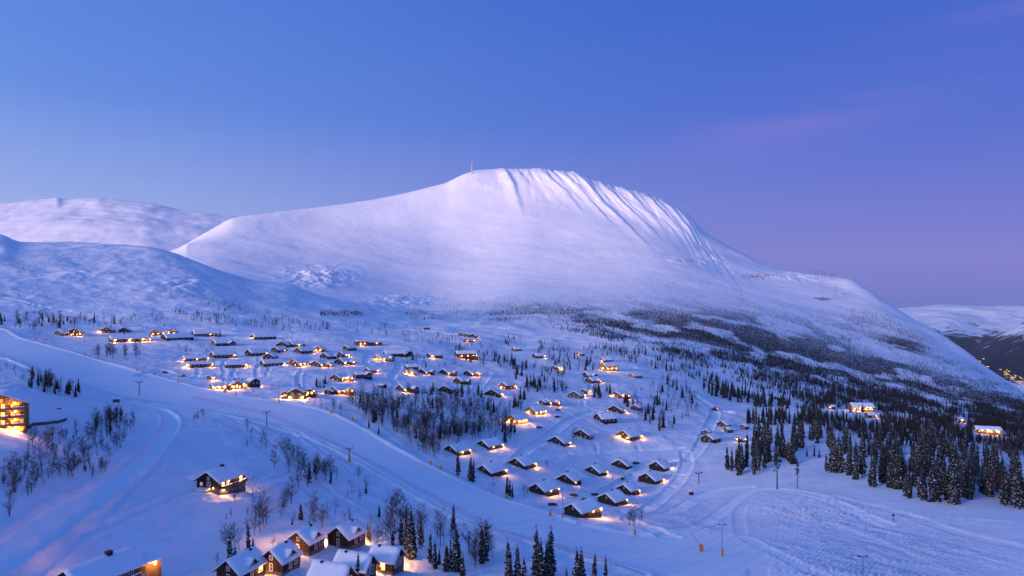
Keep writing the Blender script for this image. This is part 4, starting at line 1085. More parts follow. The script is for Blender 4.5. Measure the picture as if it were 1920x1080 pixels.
hs.lamp(vol, 's', .10, 4.3, .6); hs.lamp(vol, 's', .32, 4.3, .3); hs.lamp(vol, 's', .80, 4.3, .5); hs.lamp(vol, 's', .12, 1.7, .6); hs.lamp(vol, 'g', .74, 2.6, .12); hs.lamp(vol, 'g', .2, 1.9, .35, 2.9); hs.lamp(vol, 'o', .3, 2.2, 1.2); hs.lamp(vol, 'b', .2, 2.6, .8)
hs.chimney(vol, -.3, .55, .7, 1.1); FOOT.extend(hs.foot)

# ---- long house at the lower left edge
hs = House('long_house', 'long snow-roofed house cut by the bottom edge with lit yellow end', 'house', 152, 1142, 55, dz=.0)
s_ = hs.sc
vol = hs.volume(9.5, 112 * s_ / math.sin(math.radians(55)), 4.6, 2.9, 'br', plinth=2.2, over=.7, snow=.55)
for f in (.35, .45, .55, .65, .76): hs.window(vol, 's', f, 2.8, 1.0, 1.3)
hs.window(vol, 'g', .5, 4.9, .8, .9); hs.window(vol, 'g', .3, 2.7, 1.0, 1.2); hs.balcony(vol, 's', .1, .86, 2.25, 1.5)
dv_ = hs.volume(6.0, 4.5, 4.2, 1.3, 'lt', ox=vol['X'].translation.x + 1.6, oy=vol['L'] + .1, prefix='porch_', snow=.4)
hs.lamp(dv_, 'R', .5, 3.6, .9, .5); hs.lamp(vol, 's', .88, 1.6, .25); hs.lamp(vol, 'b', .25, 3.0, 2.0, 1.0, True); hs.lamp(vol, 'o', .35, 2.6, 1.0, .6)
hs.chimney(vol, .2, .62, .8, 1.2); FOOT.extend(hs.foot)

# ---- the seven log houses in the foreground
NEARG = 'log houses in the foreground'
def near_house(label, u, v, gp, sp, phi, h, rise, dormer, lamps, glazed=False, dz=0.0):
    hs = House('log_house', label, 'log house', u, v, phi, NEARG, dz=dz)
    a = math.radians(abs(phi))
    w = gp * hs.sc / math.cos(a); Lg = sp * hs.sc / math.sin(a)
    vol = hs.volume(w, Lg, h, rise, 'br', over=.75, snow=.6, front=1.0, plinth=1.0)
    hs.logs(vol, 'gs', .34, 1.0)
    o_ = .17
    hs.window(vol, 'g', .5, h + rise * .12, .8, 1.0, out=o_)
    if glazed:
        hs.window(vol, 'g', .28, 1.7, 1.5, 2.0, out=o_); hs.window(vol, 'g', .68, 1.7, 1.5, 2.0, out=o_)
        hs.window(vol, 'g', .30, h - .1, 1.0, 1.0, out=o_)
        hs.window(vol, 's', .62, 1.3, .9, 1.9, 'lit', out=o_)
    else:
        hs.window(vol, 'g', .5, 1.2, .8, 1.9, out=o_)
        hs.window(vol, 's', .42, 1.3, .9, 1.9, out=o_); hs.window(vol, 's', .76, 1.6, 1.3, 1.4, out=o_)
    hs.door(vol, 's', .2)
    if dormer:
        p, r = hs.face(vol, 's', .45, 0)
        dw = 3.0
        org = p + Vector((hs.side * .25, 0, 0))
        wv = hs.volume(dw, w * .42, h + 1.0, 1.25, 'br', ox=org.x, oy=org.y, oz=0, rot=(math.pi / 2 if hs.side > 0 else -math.pi / 2), prefix='dormer_', snow=.28, over=.35, front=.5, sink=-h + .6)
        hs.window(wv, 'g', .5, h + .05, .8, 1.1)
    hs.chimney(vol, hs.side * .5, .75, .5, .6)
    for (fc, f, z, pw, out) in lamps: hs.lamp(vol, fc, f, z, pw * 1.6, out)
    FOOT.extend(hs.foot)
    return hs, vol
near_house('log house with glowing lamp on its yellow-lit front gable', 580, 1043, 40, 27, 36, 3.8, 2.9, True, [('g', .42, 2.0, .9, .4), ('o', .75, 2.4, 2.0, .5)])
near_house('log house highest of the foreground group, snow lit bright on its left', 654, 1033, 38, 30, 37, 3.8, 2.9, True, [('o', .9, 2.2, 2.2, .5), ('b', .3, 2.4, 1.2, .5)])
near_house('dark log house in front of the yellow-lit gable', 530, 1081, 40, 31, 38, 3.8, 2.9, True, [('b', .8, 2.2, .15, .4)])
near_house('log house at the bottom edge left of the others with pink-lit dormer', 450, 1103, 40, 48, 42, 3.8, 2.9, True, [('s', .75, 2.6, .35, .4)])
near_house('log house with large gable windows and blazing porch on its left', 736, 1079, 20, 44, -58, 3.9, 2.6, False, [('s', .08, 2.0, 1.2, .4), ('s', .55, 2.4, .3, .4), ('o', .4, 2.0, 1.5, .5)], glazed=True)
near_house('snow-roofed log house behind a thin spruce, gable to the right', 682, 1096, 22, 56, -56, 3.9, 2.8, False, [], glazed=True)
near_house('lowest log house, mostly a broad snow roof at the bottom edge', 640, 1118, 22, 60, -56, 3.9, 2.8, False, [('g', .1, 2.2, .4, .4)], glazed=True)

# ---- the apartment lodge at the left edge
hs = House('apartment_lodge', 'four-storey timber lodge at the left edge, every balcony brightly lit', 'building', 47, 812, 5, dz=-.2)
s_ = hs.sc
w = 14.0
vol = hs.volume(w, 14, 11.2, 3.2, 'lt', over=1.0, front=1.6, snow=.6, plinth=.5)
for fl_ in range(4):
    z = .4 + fl_ * 2.85
    for f in (.12, .33, .55, .74): hs.window(vol, 'g', f, z + .35, 1.0, 1.6, 'lit' if f != .74 else 'litdim', frame='br')
    hs.window(vol, 'g', .93, z + .7, .9, 1.2, None if fl_ > 1 else 'litdim', frame='br')
    if fl_: hs.balcony(vol, 'g', .0, .66, z - .15, 1.5, mat='lt'); hs.balcony(vol, 'g', .72, .99, z - .15, 1.2, mat='lt')
    for f in (.2, .45, .80): hs.lamp(vol, 'g', f, z + 2.05, .8 if fl_ else 6.0, .35 if fl_ else .6)
    hs.window(vol, 's', .5, z + .6, .9, 1.2, frame='br')
hs.window(vol, 'g', .5, 11.6, 1.2, 1.2, 'litdim', frame='br')
FOOT.extend(hs.foot)

# ---- cabins and lodges at right
RG = 'cabins by the right-hand wood'
for k_, a in enumerate([
 ('snow-roofed dark cabin highest of the cluster left of the spruce wood', 1362, 803, 17, 9, 38, ''), ('small dark cabin leftmost of the cluster by the spruce wood', 1330, 817, 13, 4, 25, ''),
 ('dark cabin lowest of the cluster by the spruce wood', 1337, 831, 22, 14, 35, ''), ('dark cabin right of the cluster, half behind spruces', 1399, 806, 11, 4, 30, ''), ('small dark cabin in the middle of the cluster by the spruce wood', 1366, 812, 9, 8, 45, 'O0.5*0.3')]):
    cabin(a[0], a[1], a[2], a[3], a[4], a[5], a[6], 'dk', group=RG, gw=2, sw=1, h=2.5, chim=False)
cabin('hidden hut with two small lamps among the first spruces', 1388, 830, 8, 9, 45, 'G0.3*0.25 e*0.3', 'dk', group=RG, gw=1, sw=1, chim=False)
cabin('long lit lodge with snow roof in the clearing right of centre', 1600, 770, 8, 36, 70, 'S0.05*1.3 S0.3*1.3 S0.6*1.3 S0.8*1.0 G0.5*1.0', 'lt', lit=.8, group=RG, sw=6, h=3.4, winlit='lit', name='timber_lodge', cat='lodge')
cabin('small brown hut with one lamp below the long lit lodge', 1630, 784, 8, 12, 55, 'e*0.5', 'br', group=RG, gw=1, sw=1, chim=False)
cabin('long low building glowing orange deep in the right-hand wood', 1832, 812, 4, 38, 75, 'S0.2*0.6 S0.5*0.9 S0.8*1.0', 'lt', lit=.8, group=RG, sw=6, h=2.8, winlit='lit')
cabin('small hut with yellow lamps left of the long orange-lit building', 1800, 793, 7, 8, 45, 'S0.4*0.8', 'br', lit=.5, group=RG, gw=1, sw=1, chim=False)
cabin('tiny dark hut on the snow field above the spruce wood', 1460, 751, 8, 6, 40, '', 'dk', group=RG, gw=1, sw=0, chim=False, upper=False)
cabin('tiny hut with a single lamp at the clearing edge', 1560, 768, 5, 5, 45, 'G0.5*0.5', 'br', group=RG, gw=0, sw=0, chim=False, upper=False)

# ------------------------------------------------------------------ trees
def tree_mat(name, dark, light, snow_amt, snow_scale, up=0.35):
    m, t, b = new_mat(name)
    g = N(t, 'ShaderNodeNewGeometry')
    n = N(t, 'ShaderNodeTexNoise'); n.inputs['Scale'].default_value = snow_scale; n.inputs['Detail'].default_value = 3
    L(t, g.outputs['Position'], n.inputs[0])
    n2 = N(t, 'ShaderNodeTexNoise'); n2.inputs['Scale'].default_value = 0.35
    L(t, g.outputs['Position'], n2.inputs[0])
    base = mixc(t, n2.outputs[0], dark, light)
    sp = N(t, 'ShaderNodeSeparateXYZ'); L(t, g.outputs['Normal'], sp.inputs[0])
    s = math_node(t, 'ADD', math_node(t, 'MULTIPLY', math_node(t, 'ABSOLUTE', sp.outputs[2]), up), n.outputs[0])
    mr = N(t, 'ShaderNodeMapRange', interpolation_type='SMOOTHSTEP'); mr.inputs[1].default_value = snow_amt; mr.inputs[2].default_value = snow_amt + 0.10
    L(t, s, mr.inputs[0])
    L(t, mixc(t, mr.outputs[0], base, (0.80, 0.83, 0.88)), b.inputs['Base Color'])
    b.inputs['Roughness'].default_value = 0.85; b.inputs['Specular IOR Level'].default_value = 0.1
    return m
M['needles'] = tree_mat('spruce_needles', (0.016, 0.023, 0.021), (0.032, 0.041, 0.037), 0.835, 1.8)
M['bark'] = simple_mat('spruce_bark', (0.045, 0.032, 0.026), 0.9, 0.3, 6)
M['birch'] = tree_mat('birch_branches', (0.045, 0.036, 0.037), (0.085, 0.067, 0.068), 0.98, 3.0)
M['birch_trunk'] = simple_mat('birch_bark', (0.10, 0.085, 0.082), 0.85, 0.5, 5)
M['needles_far'] = tree_mat('forest_spruce', (0.013, 0.017, 0.019), (0.026, 0.031, 0.034), 0.81, 0.9)
M['birch_far'] = tree_mat('forest_birch', (0.020, 0.018, 0.021), (0.042, 0.037, 0.042), 1.04, 1.0)

class Soup:
    def __init__(s): s.v = []; s.f = []
    def tri(s, a, b, c):
        n = len(s.v); s.v += [a, b, c]; s.f.append((n, n + 1, n + 2))
    def arrays(s): return np.array(s.v, np.float32), np.array(s.f, np.int32)
def spruce_geo(seed, whorls=24, nb=7, slim=0.115, bare=0.05):
    """unit height; returns crown triangles and trunk triangles"""
    r = random.Random(seed)
    c = Soup()
    for i in range(whorls):
        q = i / (whorls - 1)
        z = bare + (0.985 - bare) * q ** 0.92
        R = slim * ((1 - q) ** 0.72) * (0.75 + 0.5 * r.random()) + 0.012
        if q < 0.1: R *= 0.75
        for j in range(nb if q < .85 else 4):
            a = 2 * math.pi * (j + r.random() * .9) / nb + i * 1.3
            l = R * r.uniform(0.6, 1.25)
            dx, dy = math.cos(a), math.sin(a)
            droop = l * r.uniform(0.25, 0.65) if q < .9 else -l * .6
            wd = l * r.uniform(0.30, 0.5)
            B = (dx * .004, dy * .004, z + 0.012); T = (dx * l, dy * l, z - droop)
            mx, my, mz = dx * l * .55, dy * l * .55, z - droop * .45
            Lf = (mx - dy * wd, my + dx * wd, mz - wd * .35); Rg = (mx + dy * wd, my - dx * wd, mz - wd * .35); C = (mx, my, mz + wd * .15)
            c.tri(B, C, Lf); c.tri(B, Rg, C); c.tri(Lf, C, T); c.tri(C, Rg, T)
            dn = (mx * .9, my * .9, mz - l * r.uniform(.5, .9))
            c.tri(B, T, dn)
    c.tri((.006, 0, .97), (-.006, .004, .97), (0, 0, 1.0)); c.tri((0, .006, .97), (0, -.006, .97), (0, 0, 1.0))
    t = Soup(); n = 6
    for i in range(n):
        a0, a1 = 2 * math.pi * i / n, 2 * math.pi * (i + 1) / n
        p0 = (.013 * math.cos(a0), .013 * math.sin(a0), -.08); p1 = (.013 * math.cos(a1), .013 * math.sin(a1), -.08)
        q0 = (.004 * math.cos(a0), .004 * math.sin(a0), .9); q1 = (.004 * math.cos(a1), .004 * math.sin(a1), .9)
        t.tri(p0, p1, q1); t.tri(p0, q1, q0)
    return c.arrays(), t.arrays()
def birch_geo(seed, stems=2, detail=1.0):
    r = random.Random(seed)
    c = Soup(); t = Soup()
    def stick(S, p, q, r0, r1):
        d = Vector(q) - Vector(p)
        if d.length < 1e-6: return
        d.normalize(); a = d.orthogonal().normalized(); b = d.cross(a)
        P = []; Q = []
        for k in range(3):
            an = 2 * math.pi * k / 3
            o = a * math.cos(an) + b * math.sin(an)
            P.append(tuple(Vector(p) + o * r0)); Q.append(tuple(Vector(q) + o * r1))
        for k in range(3):
            S.tri(P[k], P[(k + 1) % 3], Q[(k + 1) % 3]); S.tri(P[k], Q[(k + 1) % 3], Q[k])
    def blade(S, p, q, w):
        d = Vector(q) - Vector(p)
        o = d.orthogonal().normalized() * w
        o.rotate(Matrix.Rotation(r.uniform(0, 6.28), 3, d.normalized()))
        S.tri(tuple(Vector(p) + o), tuple(Vector(p) - o), tuple(q))
    for s in range(stems):
        a0 = r.uniform(0, 6.28); lean = r.uniform(.03, .16) * (1 if stems > 1 else .5)
        H = r.uniform(.78, 1.0) if s else 1.0
        pts = [Vector((0, 0, -.06))]
        for k in range(1, 7):
            q = k / 6
            pts.append(Vector((math.cos(a0) * lean * q + r.uniform(-.012, .012), math.sin(a0) * lean * q + r.uniform(-.012, .012), H * q)))
        for k in range(6): stick(t, pts[k], pts[k + 1], .0115 * (1 - k / 6.5), .0115 * (1 - (k + 1) / 6.5))
        nbr = int(20 * detail)
        for k in range(nbr):
            q = r.uniform(.22, .97); i = min(5, int(q * 6)); f = q * 6 - i
            p = pts[i].lerp(pts[i + 1], f)
            a = r.uniform(0, 6.28); l = (.12 + .20 * (1 - q)) * r.uniform(.6, 1.3)
            up = r.uniform(.5, 1.2)
            e = p + Vector((math.cos(a) * l * .75, math.sin(a) * l * .75, l * up))
            mid = p.lerp(e, .5) + Vector((math.cos(a), math.sin(a), -.4)) * l * .07
            stick(c, p, mid, .0042, .003); stick(c, mid, e, .003, .0012)
            for m_ in range(int(7 * detail)):
                g = r.uniform(.2, 1.0)
                b = p.lerp(e, g); a2 = a + r.uniform(-1.3, 1.3); l2 = l * r.uniform(.25, .6)
                e2 = b + Vector((math.cos(a2) * l2 * .7, math.sin(a2) * l2 * .7, l2 * r.uniform(.15, 1.0)))
                blade(c, b, e2, .0032)
                for _ in range(2):
                    b3 = b.lerp(e2, r.uniform(.3, .9)); a3 = a2 + r.uniform(-1, 1); l3 = l2 * r.uniform(.4, .7)
                    blade(c, b3, b3 + Vector((math.cos(a3) * l3 * .7, math.sin(a3) * l3 * .7, l3 * r.uniform(-.1, .8))), .0024)
    return c.arrays(), t.arrays()
def pine_geo(seed):
    r = random.Random(seed)
    c = Soup(); t = Soup(); n = 6
    for i in range(n):
        a0, a1 = 2 * math.pi * i / n, 2 * math.pi * (i + 1) / n
        p0 = (.016 * math.cos(a0), .016 * math.sin(a0), -.08); p1 = (.016 * math.cos(a1), .016 * math.sin(a1), -.08)
        q0 = (.006 * math.cos(a0), .006 * math.sin(a0), .95); q1 = (.006 * math.cos(a1), .006 * math.sin(a1), .95)
        t.tri(p0, p1, q1); t.tri(p0, q1, q0)
    for i in range(46):
        z = r.uniform(.60, 1.0) if i > 5 else r.uniform(.45, .6)
        a = r.uniform(0, 6.28); l = r.uniform(.03, .11) * (1.25 - z * .7)
        cx, cy, cz = math.cos(a) * l, math.sin(a) * l, z + l * .1
        for _ in range(9):
            p = [(cx + r.gauss(0, .018), cy + r.gauss(0, .018), cz + r.gauss(0, .012)) for __ in range(3)]
            c.tri(*p)
        c.tri((0, 0, z - .01), (0, 0.004, z), (cx, cy, cz))
    return c.arrays(), t.arrays()
def to_mesh(name, geo, mat):
    me = mesh_np(name, geo[0], geo[1], False); me.materials.append(mat); return me
SPR = []
for k in range(8):
    cg, tg = spruce_geo(100 + k, 26, 7, (0.085, .11, .12, .08, .135, .095, .105, .075)[k], (.04, .06, .05, .12, .03, .08, .05, .1)[k])
    SPR.append((to_mesh('crown', cg, M['needles']), to_mesh('trunk', tg, M['bark'])))
BIR = []
for k in range(8):
    cg, tg = birch_geo(200 + k, (1, 2, 1, 3, 2, 1, 2, 1)[k])
    BIR.append((to_mesh('crown', cg, M['birch']), to_mesh('trunk', tg, M['birch_trunk'])))
PIN = []
for k in range(2):
    cg, tg = pine_geo(300 + k); PIN.append((to_mesh('crown', cg, M['needles']), to_mesh('trunk', tg, M['bark'])))
SHR = []
for k in range(3):
    cg, tg = birch_geo(400 + k, 4, .55); SHR.append((to_mesh('branches', cg, M['birch']), to_mesh('stem', tg, M['birch'])))
# low detail shapes for the mass of the far wood
def spruce_low(seed):
    r = random.Random(seed); c = Soup()
    for (z0, z1, R) in ((.06, .45, .15), (.28, .68, .12), (.5, .86, .085), (.7, 1.0, .05)):
        n = 5; off = r.random() * 6
        ring = [(R * r.uniform(.65, 1.2) * math.cos(off + 6.283 * i / n), R * r.uniform(.65, 1.2) * math.sin(off + 6.283 * i / n), z0 + r.uniform(-.06, .05)) for i in range(n)]
        for i in range(n): c.tri(ring[i], ring[(i + 1) % n], (0, 0, z1))
    c.tri((.012, 0, -.08), (-.012, 0, -.08), (0, 0, .3)); c.tri((0, .012, -.08), (0, -.012, -.08), (0, 0, .3))
    return c.arrays()
def birch_low(seed):
    r = random.Random(seed); c = Soup()
    c.tri((.013, 0, -.08), (-.013, 0, -.08), (0, 0, .95)); c.tri((0, .013, -.08), (0, -.013, -.08), (0.01, 0, .95))
    for i in range(15):
        z = r.uniform(.18, .85); a = r.uniform(0, 6.28); l = r.uniform(.12, .24) * (1.25 - z * .6)
        e = (math.cos(a) * l * .8, math.sin(a) * l * .8, z + l * r.uniform(.6, 1.3))
        c.tri((-.012 * math.sin(a), .012 * math.cos(a), z), (.012 * math.sin(a), -.012 * math.cos(a), z), e)
        for da in (.6, -.7):
            e2 = (math.cos(a + da) * l * .85, math.sin(a + da) * l * .85, z + l * r.uniform(.7, 1.3))
            g = r.uniform(.3, .7)
            c.tri((e[0] * g, e[1] * g, z + (e[2] - z) * g - .014), (e[0] * g, e[1] * g, z + (e[2] - z) * g + .014), e2)
    return c.arrays()
def birch_tiny(seed):
    r = random.Random(seed); c = Soup()
    c.tri((.02, 0, -.08), (-.02, 0, -.08), (0, 0, .95)); c.tri((0, .02, -.08), (0, -.02, -.08), (0.01, 0, .95))
    for i in range(9):
        z = r.uniform(.15, .8); a = r.uniform(0, 6.28); l = r.uniform(.16, .3) * (1.25 - z * .6)
        e = (math.cos(a) * l * .8, math.sin(a) * l * .8, z + l * r.uniform(.4, 1.2))
        c.tri((-.034 * math.sin(a), .034 * math.cos(a), z), (.034 * math.sin(a), -.034 * math.cos(a), z + .05), e)
    return c.arrays()
BIT = [birch_tiny(700 + k) for k in range(6)]
SPL = [spruce_low(500 + k) for k in range(5)]
BIL = [birch_low(600 + k) for k in range(5)]

TREES = []      # dicts: kind, x, y, h(m), px, zone, u
FX = np.array([f[0] for f in FOOT]); FY = np.array([f[1] for f in FOOT]); FR = np.array([f[2] for f in FOOT])
def blocked(x, y):
    if ((FX - x) ** 2 + (FY - y) ** 2 < (FR + 0.8) ** 2).any(): return True
    return False
MASK = piste | roadmask
def on_run(u, v):
    j = column(u); p = G.P[:, j]
    idx_ = np.nonzero(p <= v)[0]
    return bool(MASK[idx_[0], j]) if len(idx_) else True
CLEAR = [(1588, 1652, 745, 776), (1826, 1884, 796, 812), (1790, 1812, 780, 795), (1552, 1570, 752, 770), (1624, 1646, 774, 786), (1320, 1362, 790, 832), (1545, 1590, 740, 770), (1378, 1402, 800, 812)]
def hides(u, v, px):
    for a, b, c, d in CLEAR:
        if a - 3 < u < b + 3 and v > d - 2 and v - px < d - 4: return True
    return False
def put(kind, u, v, hpx=None, hm=None, zone='', check=True):
    x, y = G.hit(u, v)
    if check and (blocked(x, y) or on_run(u, v)): return
    h = hpx * y / F if hpx else hm
    if check and hides(u, v, h * F / y): return
    TREES.append(dict(kind=kind, x=x, y=y, h=h, px=h * F / y, zone=zone, u=u, v=v))
def inpoly(u, v, poly):
    ins = False; n = len(poly)
    for i in range(n):
        x0, y0 = poly[i]; x1, y1 = poly[(i + 1) % n]
        if (y0 > v) != (y1 > v) and u < (x1 - x0) * (v - y0) / (y1 - y0) + x0: ins = not ins
    return ins
tr = random.Random(11)
def zone(name, poly, n, mix, hr, clump=0.0, cs=12.0):
    """mix: list of (kind, share); hr: {kind: (lo, hi) metres}"""
    us_ = [p[0] for p in poly]; vs_ = [p[1] for p in poly]
    k = 0; tries = 0
    while k < n and tries < n * 30:
        tries += 1
        u = tr.uniform(min(us_), max(us_)); v = tr.uniform(min(vs_), max(vs_))
        if not inpoly(u, v, poly): continue
        if clump:
            q = float(vnoise(np.array([u / cs]), np.array([v / cs * 1.6]), hash(name) % 97 if False else len(name) * 7)[0])
            if q < clump * tr.uniform(.6, 1.3): continue
        r_ = tr.random(); acc = 0
        for kind, sh in mix:
            acc += sh
            if r_ <= acc: break
        lo, hi = hr[kind]
        n0 = len(TREES)
        put(kind, u, v, None, tr.uniform(lo, hi) * tr.uniform(.8, 1.1), name)
        k += len(TREES) > n0
# single trees, as (u, foot row, height px)
def singles(kind, zname, lst):
    for u, vt, vb in lst: put(kind, u, vb, vb - vt, None, zname, False)
singles('spruce', 'bottom', [(806, 992, 1058), (837, 1015, 1071), (856, 981, 1071), (868, 1033, 1085), (903, 981, 1056), (910, 973, 1050), (952, 1006, 1085), (957, 1023, 1090), (971, 1017, 1088), (983, 1042, 1094), (1000, 1042, 1094), (1008, 982, 1088), (1013, 1006, 1092), (1024, 1008, 1085), (1032, 981, 1080), (1062, 1061, 1098), (1074, 1061, 1096), (1082, 1023, 1090), (1090, 1023, 1090), (1114, 1031, 1094), (1136, 1038, 1094), (752, 965, 1020), (772, 945, 1047), (763, 960, 1030), (815, 1010, 1066)])
singles('spruce', 'nearhouses', [(432, 995, 1062), (440, 1020, 1058), (466, 975, 1042), (475, 1005, 1043), (564, 940, 975), (656, 957, 987), (711, 945, 970), (690, 975, 1012), (694, 985, 1016), (670, 1030, 1094), (580, 860, 905), (590, 860, 887), (620, 877, 907), (686, 907, 926), (548, 968, 985)])
singles('spruce', 'fieldedge', [(859, 838, 893), (882, 852, 901), (887, 857, 903), (951, 887, 928), (961, 905, 933), (947, 792, 829), (710, 797, 815), (692, 784, 803), (780, 797, 823), (812, 713, 733), (811, 739, 767), (946, 810, 830), (956, 895, 930)])
singles('spruce', 'rightedge', [(1364, 832, 880), (1372, 838, 884), (1386, 839, 891), (1392, 830, 886), (1414, 831, 891), (1420, 820, 884), (1433, 842, 877), (1486, 810, 870), (1480, 822, 868), (1513, 840, 857), (1527, 833, 856), (1536, 840, 858), (1550, 849, 883), (1565, 802, 886), (1575, 809, 886), (1592, 821, 891), (1605, 847, 899), (1617, 796, 895), (1636, 843, 913)])
singles('spruce', 'rightwood', [(1652, 830, 908), (1658, 835, 905), (1684, 832, 917), (1676, 850, 914), (1705, 875, 934), (1698, 880, 930), (1733, 888, 938), (1726, 880, 934), (1749, 838, 941), (1756, 860, 940), (1773, 880, 938), (1788, 834, 945), (1768, 852, 920), (1794, 870, 944), (1818, 867, 936), (1808, 850, 930), (1842, 878, 923), (1858, 834, 930), (1850, 850, 926), (1886, 864, 949), (1880, 880, 946), (1903, 860, 952), (1912, 880, 956), (1898, 850, 945)])
singles('pine', 'pines', [(1457, 842, 917), (1495, 866, 915)])
singles('birch', 'bareclump', [(500, 915, 985), (496, 925, 990), (480, 930, 975), (545, 895, 945), (538, 910, 950), (530, 920, 965), (580, 925, 985), (590, 920, 960), (600, 950, 985), (605, 945, 990), (614, 942, 975), (577, 870, 912), (515, 845, 880), (537, 815, 860), (555, 830, 870), (552, 842, 875), (570, 842, 880), (592, 860, 900), (610, 860, 900), (620, 865, 905), (672, 870, 900), (690, 890, 920), (675, 915, 940), (652, 918, 936), (430, 978, 1035), (408, 1035, 1062), (512, 1000, 1027), (735, 920, 970), (745, 935, 985), (755, 930, 990), (725, 930, 975), (792, 945, 1000), (820, 955, 1010), (826, 950, 1012), (890, 1010, 1066), (893, 1012, 1060), (924, 1008, 1045), (695, 985, 1020), (718, 970, 1015), (706, 980, 1020), (463, 965, 1010), (478, 960, 1005), (448, 990, 1030), (560, 880, 915), (645, 960, 990), (661, 900, 935)])
singles('birch', 'lightpole', [(1180, 953, 985), (1187, 950, 988), (1198, 945, 985), (1203, 955, 985)])
singles('birch', 'fieldbare', [(1075, 803, 830), (1080, 800, 826), (925, 893, 925), (983, 905, 932), (988, 908, 930), (1025, 860, 880), (1148, 815, 832), (1060, 712, 735)])
Hs = {'spruce': (8, 15), 'birch': (4.5, 9), 'shrub': (1.4, 3.2)}
zone('hotelslope', [(60, 838), (150, 800), (235, 775), (250, 800), (225, 850), (190, 900), (110, 900), (60, 930), (0, 985), (0, 900), (40, 870)], 170, [('birch', .55), ('shrub', .45)], {'birch': (4, 8), 'shrub': (2, 4)}, .3, 20)
zone('darkclump', [(50, 712), (75, 708), (110, 728), (152, 735), (152, 745), (130, 748), (95, 742), (55, 728)], 46, [('spruce', .35), ('birch', .65)], {'spruce': (5, 9), 'birch': (6, 9.5)})
zone('bendclump', [(180, 800), (195, 790), (222, 778), (250, 782), (252, 800), (225, 812), (190, 818)], 26, [('birch', .8), ('spruce', .2)], {'birch': (6, 9), 'spruce': (5, 8)})
zone('leftedge', [(0, 690), (25, 690), (55, 705), (50, 715), (0, 712)], 12, [('birch', .5), ('shrub', .5)], {'birch': (3, 5), 'shrub': (1.5, 3)})
zone('runside', [(350, 770), (400, 780), (410, 800), (370, 805)], 8, [('birch', .6), ('shrub', .4)], {'birch': (3, 6), 'shrub': (1.5, 3)})
zone('runside', [(445, 800), (500, 815), (500, 845), (460, 835)], 10, [('birch', .6), ('shrub', .4)], {'birch': (4, 7), 'shrub': (1.5, 3)})
zone('bareclump', [(510, 850), (560, 850), (635, 895), (620, 915), (540, 890)], 18, [('birch', 1)], {'birch': (6, 10)})
zone('bareclump', [(420, 940), (520, 930), (620, 960), (700, 970), (720, 1000), (620, 995), (520, 985), (430, 1040)], 22, [('birch', .7), ('shrub', .3)], {'birch': (5, 10), 'shrub': (2, 3.5)})
zone('bottomwood', [(690, 990), (740, 960), (840, 985), (900, 1010), (940, 1030), (930, 1085), (790, 1060), (770, 1040), (700, 1020)], 30, [('birch', .75), ('spruce', .25)], {'birch': (6, 12), 'spruce': (5, 11)})
zone('birchwood', [(650, 760), (690, 742), (760, 745), (850, 748), (905, 755), (960, 775), (975, 800), (960, 830), (905, 832), (880, 822), (838, 838), (815, 862), (780, 842), (740, 812), (690, 790)], 470, [('birch', .965), ('spruce', .035)], {'birch': (6, 12), 'spruce': (6, 11)}, .30, 16)
zone('birchwood', [(790, 740), (850, 742), (900, 762), (905, 742), (870, 732), (820, 728)], 34, [('birch', .85), ('spruce', .15)], {'birch': (5, 8), 'spruce': (7, 12)})
zone('roadspruces', [(958, 752), (984, 745), (986, 778), (960, 776)], 18, [('spruce', .4), ('birch', .6)], {'spruce': (8, 14), 'birch': (6, 9)})
zone('roadspruces', [(985, 725), (1020, 712), (1066, 728), (1064, 742), (1020, 738), (990, 742)], 56, [('spruce', .32), ('birch', .68)], {'spruce': (7, 13), 'birch': (5, 8)})
zone('roadspruces', [(960, 700), (980, 695), (985, 712), (965, 715)], 8, [('spruce', .4), ('birch', .6)], {'spruce': (7, 12), 'birch': (5, 8)})
zone('lodgetrees', [(1100, 735), (1140, 728), (1150, 745), (1120, 752)], 18, [('spruce', .4), ('birch', .6)], {'spruce': (7, 12), 'birch': (5, 8)})
zone('rightclump', [(1190, 745), (1225, 722), (1260, 708), (1310, 735), (1308, 775), (1260, 812), (1225, 808), (1198, 790)], 115, [('spruce', .22), ('birch', .78)], {'spruce': (8, 14), 'birch': (6, 10)}, .3, 14)
zone('rightclump', [(1165, 758), (1185, 752), (1190, 768), (1170, 768)], 7, [('spruce', .8), ('birch', .2)], {'spruce': (8, 12), 'birch': (5, 8)})
zone('lamprow', [(172, 662), (262, 655), (265, 672), (205, 678), (175, 674)], 34, [('birch', 1)], {'birch': (6, 11)})
zone('toprow', [(25, 600), (60, 592), (120, 598), (200, 605), (250, 604), (250, 616), (120, 617), (60, 624), (25, 618)], 100, [('birch', .88), ('spruce', .12)], {'birch': (6, 12), 'spruce': (5, 11)}, .2, 20)
zone('toprow', [(0, 595), (12, 595), (14, 612), (0, 612)], 5, [('spruce', 1)], {'spruce': (7, 10)})
zone('hillfoot', [(245, 588), (300, 584), (420, 590), (540, 605), (620, 612), (640, 622), (540, 622), (420, 612), (330, 602), (250, 600)], 150, [('birch', .8), ('shrub', .2)], {'birch': (5, 10), 'shrub': (2, 4)}, .36, 24)
zone('hillfoot', [(390, 562), (440, 570), (540, 596), (520, 606), (430, 590), (390, 575)], 60, [('birch', .7), ('shrub', .3)], {'birch': (5, 9), 'shrub': (2, 4)}, .4, 16)
zone('hillfoot', [(305, 545), (365, 552), (370, 560), (310, 556)], 16, [('shrub', 1)], {'shrub': (3, 5)})
zone('hillfoot', [(640, 600), (720, 606), (860, 630), (930, 655), (860, 655), (760, 640), (650, 628)], 120, [('birch', .75), ('shrub', .25)], {'birch': (5, 9), 'shrub': (2, 4)}, .4, 22)
